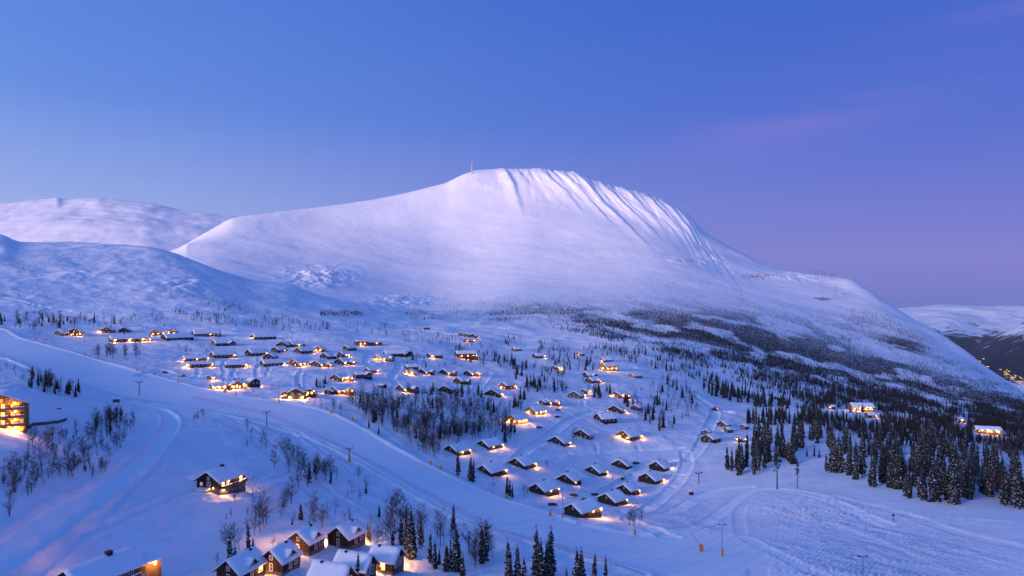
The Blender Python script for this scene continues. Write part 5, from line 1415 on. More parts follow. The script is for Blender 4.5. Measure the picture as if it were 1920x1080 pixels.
zone('villagetrees', [(330, 650), (400, 648), (400, 662), (340, 668)], 20, [('birch', .6), ('shrub', .4)], {'birch': (4, 7), 'shrub': (2, 3)})
zone('villagetrees', [(590, 722), (612, 715), (612, 730), (592, 730)], 9, [('birch', .5), ('spruce', .5)], {'birch': (5, 7), 'spruce': (5, 8)})
zone('villagetrees', [(560, 765), (640, 762), (650, 790), (600, 778)], 16, [('birch', .6), ('shrub', .4)], {'birch': (4, 7), 'shrub': (1.5, 3)})
zone('villagetrees', [(330, 730), (360, 735), (480, 745), (520, 755), (440, 748)], 14, [('birch', .7), ('shrub', .3)], {'birch': (4, 7), 'shrub': (1.5, 3)})
zone('villagetrees', [(740, 670), (790, 668), (800, 690), (745, 690)], 18, [('birch', .7), ('spruce', .3)], {'birch': (4, 7), 'spruce': (5, 8)})
zone('upperband', [(840, 648), (905, 662), (960, 675), (1010, 690), (1060, 700), (1070, 712), (1010, 706), (950, 690), (880, 680), (850, 662)], 150, [('birch', .82), ('spruce', .18)], {'birch': (5, 9), 'spruce': (6, 11)}, .3, 18)
zone('upperband', [(1000, 660), (1100, 672), (1130, 690), (1100, 700), (1040, 690)], 80, [('birch', .82), ('spruce', .18)], {'birch': (5, 9), 'spruce': (6, 10)}, .35, 14)
zone('upperband', [(1125, 648), (1200, 655), (1300, 690), (1380, 725), (1360, 735), (1260, 700), (1180, 680)], 230, [('birch', .75), ('spruce', .25)], {'birch': (5, 9), 'spruce': (6, 11)}, .3, 20)
zone('upperband', [(930, 628), (1010, 640), (1100, 648), (1200, 664), (1120, 668), (1010, 656), (930, 645)], 130, [('birch', .8), ('spruce', .2)], {'birch': (5, 8), 'spruce': (6, 9)}, .45, 20)
zone('backrow', [(1310, 722), (1370, 735), (1440, 752), (1490, 762), (1480, 772), (1420, 764), (1360, 752), (1315, 735)], 100, [('spruce', .7), ('birch', .3)], {'spruce': (9, 16), 'birch': (6, 10)})
zone('backrow', [(1395, 788), (1450, 780), (1560, 785), (1660, 800), (1640, 812), (1540, 800), (1450, 798), (1398, 796)], 95, [('spruce', .85), ('birch', .15)], {'spruce': (9, 15), 'birch': (6, 9)})
zone('rightedge', [(1365, 848), (1440, 808), (1500, 808), (1560, 825), (1560, 850), (1510, 836), (1490, 862), (1440, 868), (1400, 882), (1366, 880)], 70, [('spruce', .85), ('birch', .15)], {'spruce': (12, 20), 'birch': (6, 10)})
zone('rightwood', [(1560, 830), (1640, 815), (1740, 815), (1830, 830), (1935, 840), (1940, 962), (1860, 935), (1780, 940), (1700, 925), (1640, 905), (1590, 888)], 240, [('spruce', .56), ('birch', .44)], {'spruce': (7, 19), 'birch': (7, 13)}, .30, 18)
zone('rightwood', [(1500, 800), (1580, 795), (1700, 800), (1800, 815), (1920, 825), (1920, 850), (1780, 832), (1640, 822), (1540, 830)], 80, [('spruce', .5), ('birch', .5)], {'spruce': (7, 15), 'birch': (6, 10)}, .35, 18)
def hits(us_, vs_):
    out = np.zeros((len(us_), 2))
    jj = np.clip(np.searchsorted(UU, us_), 1, NU - 1)
    jj = np.where(UU[jj] - us_ < us_ - UU[jj - 1], jj, jj - 1)
    for a in range(0, len(us_), 4000):
        j = jj[a:a + 4000]; v = vs_[a:a + 4000]
        P_ = G.P[:, j]
        i = np.maximum(np.argmax(P_ <= v[None], axis=0), 1); k = np.arange(len(j))
        p0 = P_[i - 1, k]; p1 = P_[i, k]
        f = np.clip((p0 - v) / np.where(p0 == p1, 1, p0 - p1), 0, 1)
        y = YY[i - 1, j] * (1 - f) + YY[i, j] * f
        out[a:a + 4000, 1] = y; out[a:a + 4000, 0] = (us_[a:a + 4000] - 960) / F * y
    return out
# the wood below the mountain, a broad band that thins out to the left
DN = [(760, .08), (900, .22), (1000, .5), (1100, .8), (1200, .9), (1400, .9), (1600, .75), (1750, .6), (1920, .5)]
nt_ = 135000
ur = 770 + (1935 - 770) * np.array([tr.random() for _ in range(nt_)]) ** 0.95
cc = np.interp(ur, *zip(*CC)); th = np.interp(ur, *zip(*TH)); dn = np.interp(ur, *zip(*DN))
vr_ = cc + th * np.array([tr.gauss(-.06, .78) for _ in range(nt_)])
silu = np.interp(ur, *zip(*SIL))
keep = (vr_ > silu + 3) & (np.array([tr.random() for _ in range(nt_)]) < dn)
ur, vr_, cc, th = ur[keep], vr_[keep], cc[keep], th[keep]
XY = hits(ur, vr_)
# stands lie in strips along the contours, with open snow between
al = (vr_ - cc) / th
strip = 0.62 * vnoise(ur / 120.0 + vr_ / 90., (vr_ - cc - 7 * np.sin(ur / 95.)) / 8.5, 5) + 0.38 * vnoise(ur / 42.0 + vr_ / 30., (vr_ - cc) / 5.0, 25)
core = np.exp(-((al + .06) / 1.0) ** 2)
patch = sstep(.22, .62, vnoise(XY[:, 0] / 26., XY[:, 1] / 70., 8))
prob = np.clip(core * 1.35, 0, 1) * (0.13 + 0.87 * sstep(.36, .50, strip)) * (.55 + .45 * patch)
ok_ = (np.array([tr.random() for _ in range(len(ur))]) < prob) & (al < 1.05)
for i in np.nonzero(ok_)[0]:
    x, y = XY[i]
    if al[i] > .35 and ur[i] > 1430 and tr.random() < .25: continue
    if blocked(x, y) or on_run(ur[i], vr_[i]): continue
    sp = tr.random() < (0.30 if al[i] > -.1 else .06)
    h = tr.uniform(4, 7.5) if sp else tr.uniform(3, 6)
    h *= 0.8 + 0.5 * sstep(1300, 600, y)
    if hides(ur[i], vr_[i], h * F / y): continue
    TREES.append(dict(kind='spruce' if sp else 'birch', x=x, y=y, h=h, px=h * F / y, zone='farwood', u=ur[i], v=vr_[i]))
# scrub that climbs the steep right shoulder and the slope above the wood
for n_, ua, ub, ta, tb, thr in ((9000, 1590, 1930, .03, 1.0, .46), (9000, 1080, 1680, .35, 1.0, .50)):
    uu_ = np.array([tr.uniform(ua, ub) for _ in range(n_)]); ff = np.array([tr.uniform(ta, tb) for _ in range(n_)])
    sv_ = np.interp(uu_, *zip(*SIL)); cv_ = np.interp(uu_, *zip(*CC))
    vv_ = sv_ + 3 + (cv_ - sv_) * ff
    st_ = 0.6 * vnoise((vv_ - uu_ * .62) / 9.0, (uu_ + vv_) / 60.0, 45) + 0.4 * vnoise(uu_ / 30., vv_ / 7., 47)
    HXY = hits(uu_, vv_)
    for u, v, s_, f, (x, y) in zip(uu_, vv_, st_, ff, HXY):
        if s_ < thr + .16 * (1 - f): continue
        h = tr.uniform(3, 6)
        if hides(u, v, h * F / y): continue
        TREES.append(dict(kind='birch', x=x, y=y, h=h, px=h * F / y, zone='farwood', u=u, v=v))
# sparse scrub above the tree line
for i in range(2600):
    u = tr.uniform(600, 1680); v = float(np.interp(u, *zip(*CC))) - float(np.interp(u, *zip(*TH))) * tr.uniform(.6, 2.2)
    if v < float(np.interp(u, *zip(*SIL))) + 60: continue
    x, y = G.hit(u, v)
    if float(vnoise(np.array([x / 90.]), np.array([y / 160.]), 15)[0]) < .5: continue
    h = tr.uniform(3, 6)
    TREES.append(dict(kind='shrub', x=x, y=y, h=h, px=h * F / y, zone='farwood', u=u, v=v))
for i in range(1500):
    u = tr.uniform(20, 1250); v = tr.uniform(float(np.interp(u, *zip(*RIDGE))) + 8, 650 if u < 800 else 690)
    x, y = G.hit(u, v)
    if float(vnoise(np.array([x / 60.]), np.array([y / 90.]), 19)[0]) < .62 or blocked(x, y) or on_run(u, v): continue
    h = tr.uniform(1.5, 4)
    TREES.append(dict(kind='shrub', x=x, y=y, h=h, px=h * F / y, zone='hillscrub', u=u, v=v))

ZL = {  # zone -> (spruce phrase, birch phrase)
 'bottom': 'in the row along the bottom edge', 'nearhouses': 'around the foreground log houses', 'fieldedge': 'between the ski run and the dark cabin field',
 'rightedge': 'on the snowy edge of the right-hand wood', 'rightwood': 'in the tall dense wood along the right edge', 'bareclump': 'on the slope between cottage and ski run', 'lightpole': 'by the light pole below the dark cabins',
 'fieldbare': 'standing among the dark cabins', 'hotelslope': 'on the slope below the four-storey lodge', 'darkclump': 'in the dark clump above the four-storey lodge', 'bendclump': 'inside the road bend at left',
 'leftedge': 'at the left edge under the upper run', 'runside': 'on the near side of the upper run', 'bottomwood': 'in the grove right of the foreground log houses', 'birchwood': 'in the bare wood between ski run and village',
 'roadspruces': 'beside the middle road above the cabins', 'lodgetrees': 'below the lit timber lodge on the right slope', 'rightclump': 'in the wood right of the middle cabins', 'lamprow': 'below the building with three bright lamps',
 'toprow': 'behind the top row of lodges at left', 'hillfoot': 'scattered along the foot of the snowy hill', 'villagetrees': 'standing between village cabins', 'upperband': 'in the thin tree band above the middle cabins', 'backrow': 'in the tree rows behind the snow field',
 'farwood': 'in the wide wood under the mountain', 'hillscrub': 'on the open hillside'}
PARTS = {1: ['middle'], 2: ['left', 'right'], 3: ['left', 'middle', 'right'], 4: ['leftmost', 'left-middle', 'right-middle', 'rightmost'], 5: ['leftmost', 'left', 'middle', 'right', 'rightmost'],
 6: ['leftmost', 'left', 'left-middle', 'right-middle', 'right', 'rightmost'], 7: ['leftmost', 'left', 'left-middle', 'middle', 'right-middle', 'right', 'rightmost'], 8: ['leftmost', 'far left', 'left', 'left-middle', 'right-middle', 'right', 'far right', 'rightmost']}
ZS = {'rightwood': 'of the right wood', 'rightedge': 'of the right wood edge', 'birchwood': 'of the birch wood', 'bareclump': 'above the log houses', 'hotelslope': 'below the tall lodge', 'farwood': 'under the mountain',
 'backrow': 'of the rear tree rows', 'rightclump': 'of the cabin wood', 'upperband': 'of the upper band', 'hillfoot': 'of the hill foot', 'toprow': 'of the top row', 'bottomwood': 'of the bottom grove', 'roadspruces': 'of the roadside trees', 'darkclump': 'of the dark clump', 'hillscrub': 'of the open hillside', 'nearhouses': 'around the log houses', 'lamprow': 'below the lamp row'}
ADJ = {'spruce': 'snow-dusted spruce', 'birch': 'leafless birch', 'shrub': 'bare shrub'}
def mesh_of(kind, k):
    return {'spruce': SPR, 'birch': BIR, 'pine': PIN, 'shrub': SHR}[kind][k]
NAMES = {'spruce': 'spruce_tree', 'birch': 'birch_tree', 'pine': 'pine_tree', 'shrub': 'shrub'}
PARTN = {'spruce': ('crown', 'trunk'), 'birch': ('crown', 'trunk'), 'pine': ('crown', 'trunk'), 'shrub': ('branches', 'stem')}
rest = []
singles_ = []
for kind, cap in (('spruce', 300), ('birch', 300), ('pine', 10), ('shrub', 60)):
    T = [t for t in TREES if t['kind'] == kind]
    vis = lambda t: t['px'] if (0 <= t['u'] <= 1920 and t['v'] - t['px'] < 1075) else 0
    T.sort(key=vis, reverse=True)
    near_, far_ = T[:cap], T[cap:]
    near_ = [t for t in near_ if vis(t) > 0]
    singles_ += near_; rest += far_
# labels: ordinals where a stand is small enough to count
from collections import defaultdict
stands = defaultdict(list)
for t in singles_: stands[(t['zone'], t['kind'])].append(t)
for (zn, kind), T in stands.items():
    T.sort(key=lambda t: t['u'])
    if kind == 'pine':
        T[0]['label'] = 'tall bare-trunked pine, left of two alone on the snow field'; T[1]['label'] = 'bare-trunked pine with tufted top, right of two on the snow field'
        for t in T: t['group'] = 'lone pines on the snow field'
        continue
    for i, t in enumerate(T):
        t['group'] = {'spruce': 'spruces ', 'birch': 'birches ', 'shrub': 'shrubs '}[kind] + ZL[zn]
        if len(T) == 1: t['label'] = 'only ' + ADJ[kind] + ' ' + ZL[zn]
        elif len(T) <= 25: t['label'] = '%s %s from the left %s' % (ORD[i], ADJ[kind], ZL[zn])
        else:
            nc = -(-len(T) // 20); per = -(-len(T) // nc)
            t['label'] = '%s %s from the left in the %s part %s' % (ORD[i % per], {'spruce': 'snowy spruce', 'birch': 'bare birch', 'shrub': 'bare shrub'}[kind], PARTS[nc][i // per], ZS.get(zn, ZL[zn]))
for t in singles_:
    kind = t['kind']; k = tr.randrange(len({'spruce': SPR, 'birch': BIR, 'pine': PIN, 'shrub': SHR}[kind]))
    cm_, tm_ = mesh_of(kind, k)
    o = empty(NAMES[kind], (t['x'], t['y'], G.z(t['x'], t['y']) - 0.1), tr.uniform(0, 6.28))
    s = t['h']; wx = tr.uniform(.85, 1.2) * (1.25 if kind == 'birch' else 1)
    o.scale = (s * wx, s * wx, s)
    if kind == 'spruce': o.rotation_euler = (tr.uniform(-.03, .03), tr.uniform(-.03, .03), tr.uniform(0, 6.28))
    if kind == 'birch': o.rotation_euler = (tr.uniform(-.05, .05), tr.uniform(-.05, .05), tr.uniform(0, 6.28))
    tag(o, t['label'], {'spruce': 'spruce', 'birch': 'birch', 'pine': 'pine', 'shrub': 'shrub'}[kind], t['group'])
    link(PARTN[kind][1], tm_, None, o); link(PARTN[kind][0], cm_, None, o)
# the mass of far trees, one mesh per kind
def mass(name, T, geos, mat, label, cat, wide=1.0, hfac=1.0):
    if not T: return
    Vs = []; Fs = []; b = 0
    for t in T:
        gs_ = geos if not isinstance(geos, tuple) else (geos[0] if t['y'] < 760 else geos[1])
        v, f = gs_[tr.randrange(len(gs_))]
        a = tr.uniform(0, 6.28); c, s = math.cos(a), math.sin(a)
        h = t['h'] * hfac; wx = h * wide * tr.uniform(.8, 1.3)
        z = G.z(t['x'], t['y'])
        P = np.empty_like(v)
        P[:, 0] = t['x'] + (v[:, 0] * c - v[:, 1] * s) * wx; P[:, 1] = t['y'] + (v[:, 0] * s + v[:, 1] * c) * wx; P[:, 2] = z + v[:, 2] * h
        Vs.append(P); Fs.append(f + b); b += len(v)
    me = mesh_np(name, np.vstack(Vs), np.vstack(Fs), False); me.materials.append(mat)
    o = link(name, me); tag(o, label, cat, None, 'stuff')
mass('spruce_forest', [t for t in rest if t['kind'] == 'spruce'], SPL, M['needles_far'], 'dark conifer wood spread below the mountain', 'forest')
mass('birch_thicket', [t for t in rest if t['kind'] == 'birch'], (BIL, BIT), M['birch_far'], 'grey leafless birch wood spread below the mountain', 'thicket', 1.25)
mass('heath_scrub', [t for t in rest if t['kind'] == 'shrub'], BIT, M['birch_far'], 'low bare scrub scattered above the tree line', 'scrub', 1.8)
print('TREES', {k: sum(1 for t in rest if t['kind'] == k) for k in ('spruce', 'birch', 'shrub')}, len(TREES), 'single', len(singles_), 'rest', len(rest))

# ------------------------------------------------------------------ lift and run furniture
def upright(name, label, cat, u, v, group=None, rz=0.0):
    p = G.at(u, v)
    o = empty(name, p, rz); tag(o, label, cat, group)
    return o, p.y / F
# T-bar pylons
for u, vt, vb, pad, lab in ((261, 716, 740, False, 'grey lift pylon with cross arm on the near side of the upper run'), (500, 772, 799, False, 'slim lift pylon beside the run left of the cottage line'), (655, 841, 866, True, 'lift pylon with orange base pad beside the fenced run'), (1310, 887, 908, False, 'lift pylon with wide cross arm below the spruce wood')):
    o, s = upright('lift_pylon', lab, 'lift pylon', u, vb, 'lift pylons along the run', 0.3)
    h = (vb - vt) * s
    m_ = MB(); m_.tube((0, 0, -1), (0, 0, h), .28, .2, 10); m_.build('mast', M['metal'], o)
    m_ = MB(); m_.box(-1.9, 1.9, -.12, .12, h - .15, h + .12); m_.box(-.6, .6, -.3, .3, h - .7, h - .4); m_.build('cross_arm', M['metal'], o)
    for sg in (-1, 1):
        m_ = MB()
        m_.box(sg * 1.7 - .12, sg * 1.7 + .12, -1.1, 1.1, h + .12, h + .32)
        for k in range(4): m_.tube((sg * 1.7 - .06, -.9 + k * .6, h + .38), (sg * 1.7 + .06, -.9 + k * .6, h + .38), .25, .25, 10)
        m_.build('sheave', M['black'], o)
    m_ = MB(); m_.tube((.3, 0, 0), (.3, 0, h), .04, .04, 4); m_.build('ladder', M['metal'], o)
    if pad: m_ = MB(); m_.tube((0, 0, -.3), (0, 0, 1.9), .62, .62, 12); m_.build('base_pad', M['orange'], o)
# snow-making hydrants and light poles with orange pads: (u, foot, top of pole or None, tilt, kind)
HY = [(159, 667, 628, 'second orange-padded pole from the left on the far side of the upper run', 0), (257, 696, 655, 'third orange-padded pole from the left, above the upper run', 0), (334, 717, 688, 'orange-padded pole beside two parked cars above the upper run', 0),
 (442, 741, 708, 'orange-padded pole in front of the bright lodge complex', 0), (523, 755, 703, 'light pole with cross arms and orange pad left of the big lodge', 1), (1055, 971, 914, 'orange-padded pole beside the lowest dark cabin', 0),
 (1190, 1003, 945, 'orange-padded light pole by the small birch clump', 1), (1354, 1043, 984, 'orange-padded light pole on the wide run at lower right', 1), (1618, 1100, 1043, 'grey light pole cut by the bottom edge at right', 1)]
for u, vb, vt, lab, arm in HY:
    o, s = upright('light_pole' if arm else 'snow_lance', lab, 'pole', u, vb, 'padded poles along the run')
    h = (vb - vt) * s
    m_ = MB(); m_.tube((0, 0, -.6), (0, 0, h), .13, .08, 8); m_.build('pole', M['metal'], o)
    m_ = MB(); m_.tube((0, 0, -.3), (0, 0, 1.9), .42, .42, 12); m_.tube((0, 0, 1.9), (0, 0, 2.0), .4, .3, 12); m_.build('base_pad', M['orange'], o)
    if arm:
        m_ = MB(); m_.box(-1.2, 1.2, -.06, .06, h - .1, h + .02); m_.build('cross_arm', M['metal'], o)
        for sg in (-1, 1): m_ = MB(); m_.box(sg * 1.05 - .28, sg * 1.05 + .28, -.35, .12, h + .02, h + .2); m_.build('floodlight', M['black'], o)
    else:
        m_ = MB(); m_.tube((0, 0, h), (0, -.5, h + .25), .06, .05, 6); m_.build('nozzle', M['metal'], o)
for u, vb, lab in ((290, 703, 'small orange pad beside the road at left'), (421, 736, 'orange pad under the bright lodge complex'), (621, 775, 'orange pad right of the big lodge at the run edge'), (808, 871, 'left of two orange pads near the furthest left dark cabin'), (826, 880, 'right of two orange pads near the furthest left dark cabin'), (950, 935, 'orange pad between run and slim spruces'), (1032, 967, 'small orange pad left of the lowest dark cabin'), (661, 787, 'orange pad at the birch wood corner')):
    o, s = upright('hydrant_pad', lab, 'padded hydrant', u, vb, 'orange hydrant pads along the run')
    m_ = MB(); m_.box(-.55, .55, -.55, .55, -.4, 2.0); m_.build('padding', M['orange'], o)
    m_ = MB(); m_.tube((0, 0, 2.0), (0, 0, 2.5), .12, .1, 8); m_.tube((-.25, 0, 2.42), (.25, 0, 2.42), .06, .06, 6); m_.build('valve', M['black'], o)
    m_ = MB(); m_.box(-.6, .6, -.6, -.35, 2.0, 2.14); m_.build('snow_cap', M['roof_snow'], o)
o, s = upright('snow_lance', 'yellow-padded snow lance leaning left on the wide run', 'snow lance', 1315, 1034, None)
m_ = MB(); m_.box(-.6, .6, -.5, .5, -.4, 2.2); m_.build('base_pad', M['orange'], o)
m_ = MB(); m_.tube((0, 0, 1.6), (-3.3, 0, 6.2), .09, .06, 8); m_.tube((-3.3, 0, 6.2), (-3.6, 0, 6.5), .14, .1, 8); m_.build('lance', M['metal'], o)
# hut, sign, flags and small things
o, s = upright('ticket_hut', 'tiny snow-capped hut on the flat below the lift pylon', 'hut', 1296, 928, None, .4)
m_ = MB(); m_.box(-.9, .9, -.8, .8, -.5, 1.7); m_.build('wall', M['br'], o)
m_ = MB(); m_.box(-1.05, 1.05, -.95, .95, 1.7, 1.85); m_.build('roof', M['roof'], o)
m_ = MB(); m_.box(-1.0, 1.0, -.9, .9, 1.85, 2.5); m_.build('roof_snow', M['roof_snow'], o)
o, s = upright('notice_board', 'grey notice board on posts beside the road bend at left', 'sign', 218, 758, None, .2)
m_ = MB(); m_.box(-1.7, 1.7, -.05, .05, .9, 2.6); m_.build('board', M['gy'], o)
for sg in (-1, 1): m_ = MB(); m_.box(sg * 1.4 - .06, sg * 1.4 + .06, .05, .17, -.5, 2.6); m_.build('post', M['gy'], o)
for u, vb, lab in ((68, 637, 'left of two red run markers at the upper run'), (86, 638, 'right of two red run markers at the upper run')):
    o, s = upright('run_marker', lab, 'marker', u, vb, 'red run markers')
    m_ = MB(); m_.tube((0, 0, -.4), (0, 0, 2.6), .07, .06, 6); m_.build('pole', M['red'], o)
    m_ = MB(); m_.box(-.7, .7, -.08, .08, .2, 1.6); m_.build('panel', M['red'], o)
o, s = upright('net_roll', 'small red tarpaulin heap on the slope beside the four-storey lodge', 'tarpaulin', 110, 768, None, .5)
m_ = MB(); m_.tube((-.9, 0, .2), (.9, 0, .35), .35, .22, 8); m_.tube((.1, .3, .2), (1.1, .5, .35), .22, .12, 8); m_.build('cloth', M['red'], o)
o, s = upright('gate_post', 'short lift post with cross bar alone on the tracked slope', 'post', 1675, 978, None, .2)
m_ = MB(); m_.tube((0, 0, -.5), (0, 0, 2.9), .12, .1, 8); m_.build('mast', M['black'], o)
m_ = MB(); m_.box(-.7, .7, -.08, .08, 2.1, 2.4); m_.box(-.25, .25, -.15, .15, 2.4, 2.75); m_.build('cross_bar', M['black'], o)
# retaining wall beside the four-storey lodge: single stones
o = empty('retaining_wall', G.at(90, 796)); tag(o, 'dark rubble retaining wall running right from the four-storey lodge', 'wall')
ba = G.at(52, 805); bb = G.at(126, 788)
st = []
for k in range(4):
    bm = bmesh.new(); bmesh.ops.create_icosphere(bm, subdivisions=1, radius=.5)
    for v_ in bm.verts: v_.co *= random.uniform(.75, 1.2)
    me = bpy.data.meshes.new('stone'); bm.to_mesh(me); bm.free(); me.materials.append(M['stone']); st.append(me)
for i in range(46):
    f = (i // 2 + random.random() * .5) / 23.0
    p = ba.lerp(bb, min(1, f)); q = link('stone', st[i % 4], None, o)
    q.location = Vector((p.x, p.y, G.z(p.x, p.y) + .35 + (.55 if i % 2 else 0))) - o.location
    q.scale = (random.uniform(.8, 1.5), random.uniform(.8, 1.2), random.uniform(.7, 1.1)); q.rotation_euler = (0, 0, random.uniform(0, 6))
# broken carport wall in the village
o, s = upright('carport', 'low dark carport half buried beside the village road', 'carport', 714, 727, None, -.5)
m_ = MB(); m_.box(-3.4, 2.6, -.2, .2, -.5, 1.3); m_.box(2.2, 2.6, .2, 3.8, -.5, 2.2); m_.build('wall', M['dk'], o)
m_ = MB(); m_.box(-3.0, 2.9, .3, 4.1, 2.2, 2.35); m_.build('roof', M['roof'], o)
m_ = MB(); m_.box(-2.9, 2.8, .35, 4.0, 2.35, 2.75); m_.build('roof_snow', M['roof_snow'], o)
# safety net along the near side of the run, in sections
m, t, b = new_mat('red_safety_net')
b.inputs['Base Color'].default_value = (0.40, 0.04, 0.10, 1); b.inputs['Roughness'].default_value = 0.8
co = N(t, 'ShaderNodeNewGeometry'); mpn = N(t, 'ShaderNodeMapping'); mpn.inputs['Scale'].default_value = (9, 9, 9); L(t, co.outputs['Position'], mpn.inputs[0])
ck = N(t, 'ShaderNodeTexNoise'); ck.inputs['Scale'].default_value = 2.0; L(t, mpn.outputs[0], ck.inputs[0])
mrn = N(t, 'ShaderNodeMapRange'); mrn.inputs[1].default_value = .35; mrn.inputs[2].default_value = .65; mrn.inputs[3].default_value = .04; mrn.inputs[4].default_value = .20; L(t, ck.outputs[0], mrn.inputs[0])
L(t, mrn.outputs[0], b.inputs['Alpha'])
M['net'] = m
NET = [(362, 747), (430, 763), (500, 780), (585, 813), (650, 846), (712, 878), (775, 914), (850, 953), (900, 979), (940, 1003), (1010, 1020), (1090, 1043), (1170, 1066)]
W = np.array([G.hit(u, v) for u, v in smooth_line(NET, 8)])
seg = np.concatenate([[0], np.cumsum(np.hypot(*np.diff(W, axis=0).T))])
tot = seg[-1]; step = 3.2; npost = int(tot / step)
pxy = [(float(np.interp(i * step, seg, W[:, 0])), float(np.interp(i * step, seg, W[:, 1]))) for i in range(npost + 1)]
pm_ = MB(); pm_.tube((0, 0, -.5), (0, 0, 2.0), .03, .025, 5); post_mesh = pm_.mesh('post', M['red'])
NSEC = 6
names_ = ['uppermost', 'second', 'third', 'fourth', 'fifth', 'lowest']
for k in range(NSEC):
    a0 = k * npost // NSEC; a1 = (k + 1) * npost // NSEC
    o = empty('safety_fence', (pxy[a0][0], pxy[a0][1], G.z(*pxy[a0]))); tag(o, '%s section downhill of the red safety netting along the near side of the run' % names_[k], 'fence', 'safety netting along the run')
    for i in range(a0, a1):
        q = link('post', post_mesh, None, o); q.location = Vector((pxy[i][0], pxy[i][1], G.z(*pxy[i]))) - o.location
    n_ = MB()
    for i in range(a0, a1):
        A = Vector((pxy[i][0], pxy[i][1], G.z(*pxy[i]))) - o.location; B = Vector((pxy[i + 1][0], pxy[i + 1][1], G.z(*pxy[i + 1]))) - o.location
        n_.add([A + Vector((0, 0, .1)), B + Vector((0, 0, .1)), B + Vector((0, 0, 1.95)), A + Vector((0, 0, 1.95))], [(0, 1, 2, 3)])
    n_.build('net', M['net'], o)

# ------------------------------------------------------------------ vehicles
def loft(sections, cap=True):
    """sections: list of rings of equal length"""
    V = [p for r in sections for p in r]; n = len(sections[0]); Fc = []
    for i in range(len(sections) - 1):
        for j in range(n):
            Fc.append((i * n + j, i * n + (j + 1) % n, (i + 1) * n + (j + 1) % n, (i + 1) * n + j))
    if cap: Fc += [tuple(range(n))[::-1], tuple(range((len(sections) - 1) * n, len(sections) * n))]
    return V, Fc
CARM = {}
def car_meshes():
    if CARM: return CARM
    def ring(x, w, z0, z1): return [(x, -w, z0), (x, w, z0), (x, w * 1.02, z0 + (z1 - z0) * .5), (x, w * .92, z1), (x, -w * .92, z1), (x, -w * 1.02, z0 + (z1 - z0) * .5)]
    b_ = MB(); v, f = loft([ring(-2.25, .78, .4, .85), ring(-2.1, .88, .3, 1.0), ring(-.9, .91, .28, 1.02), ring(.9, .91, .28, 1.0), ring(1.9, .86, .3, .88), ring(2.25, .74, .4, .72)]); b_.add(v, f)
    def rg(x, w, z0, z1): return [(x, -w, z0), (x, w, z0), (x, w * .84, z1), (x, -w * .84, z1)]
    g_ = MB(); v, f = loft([rg(-2.0, .84, .98, 1.0), rg(-1.6, .86, .98, 1.45), rg(.25, .86, .98, 1.5), rg(1.05, .84, .98, 1.0)]); g_.add(v, f)
    r_ = MB(); v, f = loft([[(-1.62, -.73, 1.47), (-1.62, .73, 1.47), (-1.62, .73, 1.53), (-1.62, -.73, 1.53)], [(.3, -.73, 1.5), (.3, .73, 1.5), (.3, .73, 1.56), (.3, -.73, 1.56)]]); r_.add(v, f)
    s_ = MB(); v, f = loft([[(-1.6, -.68, 1.55), (-1.6, .68, 1.53), (-1.6, .55, 1.7), (-1.6, -.55, 1.7)], [(-.6, -.7, 1.56), (-.6, .7, 1.56), (-.6, .6, 1.78), (-.6, -.6, 1.78)], [(.28, -.68, 1.57), (.28, .68, 1.57), (.28, .5, 1.66), (.28, -.5, 1.66)]]); s_.add(v, f)
    w_ = MB(); w_.tube((0, -.12, 0), (0, .12, 0), .33, .33, 14); w2 = MB(); w2.tube((0, -.13, 0), (0, .13, 0), .19, .19, 10)
    l_ = MB(); l_.box(-.03, .03, -.16, .16, -.07, .07)
    CARM.update(body=b_, glass=g_, roof=r_, snow=s_, wheel=w_.mesh('wheel', M['rubber']), rim=w2.mesh('rim', M['metal']), light=l_.mesh('headlight', M['white']))
    return CARM
PAINT = {}
def car(label, u, v, rz, col):
    cm_ = car_meshes()
    if col not in PAINT:
        mt = simple_mat('car_paint_%d' % len(PAINT), col, .3, .05, 2, 0, .3, .6)
        PAINT[col] = (cm_['body'].mesh('body', mt), cm_['glass'].mesh('windows', M['glass']), cm_['roof'].mesh('roof', mt), cm_['snow'].mesh('roof_snow', M['roof_snow']))
    p = G.at(u, v, .05)
    o = empty('parked_car', p, rz); tag(o, label, 'car', 'parked cars')
    for nme, me in zip(('body', 'windows', 'roof', 'roof_snow'), PAINT[col]): link(nme, me, None, o)
    for x in (-1.4, 1.4):
        for y in (-.82, .82):
            w_ = link('wheel', cm_['wheel'], None, o); w_.location = (x, y, .33); link('rim', cm_['rim'], None, w_)
    for y in (-.6, .6): l_ = link('headlight', cm_['light'], None, o); l_.location = (2.2, y, .62)
BLK = (.012, .013, .016); GRY = (.05, .055, .065); BLU = (.02, .03, .05)
for a in (('dark car parked nearest the run below the dark cabins', 1036, 948, .15, BLK), ('dark car parked in the middle of the cabin field', 1076, 930, -.1, GRY), ('dark car left of two nose to tail behind the lowest cabins', 1096, 940, .7, BLK), ('dark car right of two nose to tail behind the lowest cabins', 1115, 929, .4, BLU),
          ('dark car behind the unlit cabin at the field top', 1193, 870, -.25, BLK), ('dark car on the left road above the upper run', 310, 700, .3, GRY), ('car right of another on the left road above the upper run', 342, 706, -.2, BLU), ('snow-covered car below the bright cabins at the middle road', 1046, 783, .1, BLK),
          ('car parked behind the snow-covered one at the middle road', 1046, 770, 0, GRY), ('car at the end of the light string by the bright cabin', 1011, 803, .1, BLK), ('car with snowy roof in front of the big lodge garage', 570, 748, .05, GRY), ('dark car beside the road through the cabin field, alone', 1168, 898, 1.2, BLK)):
    car(*a)
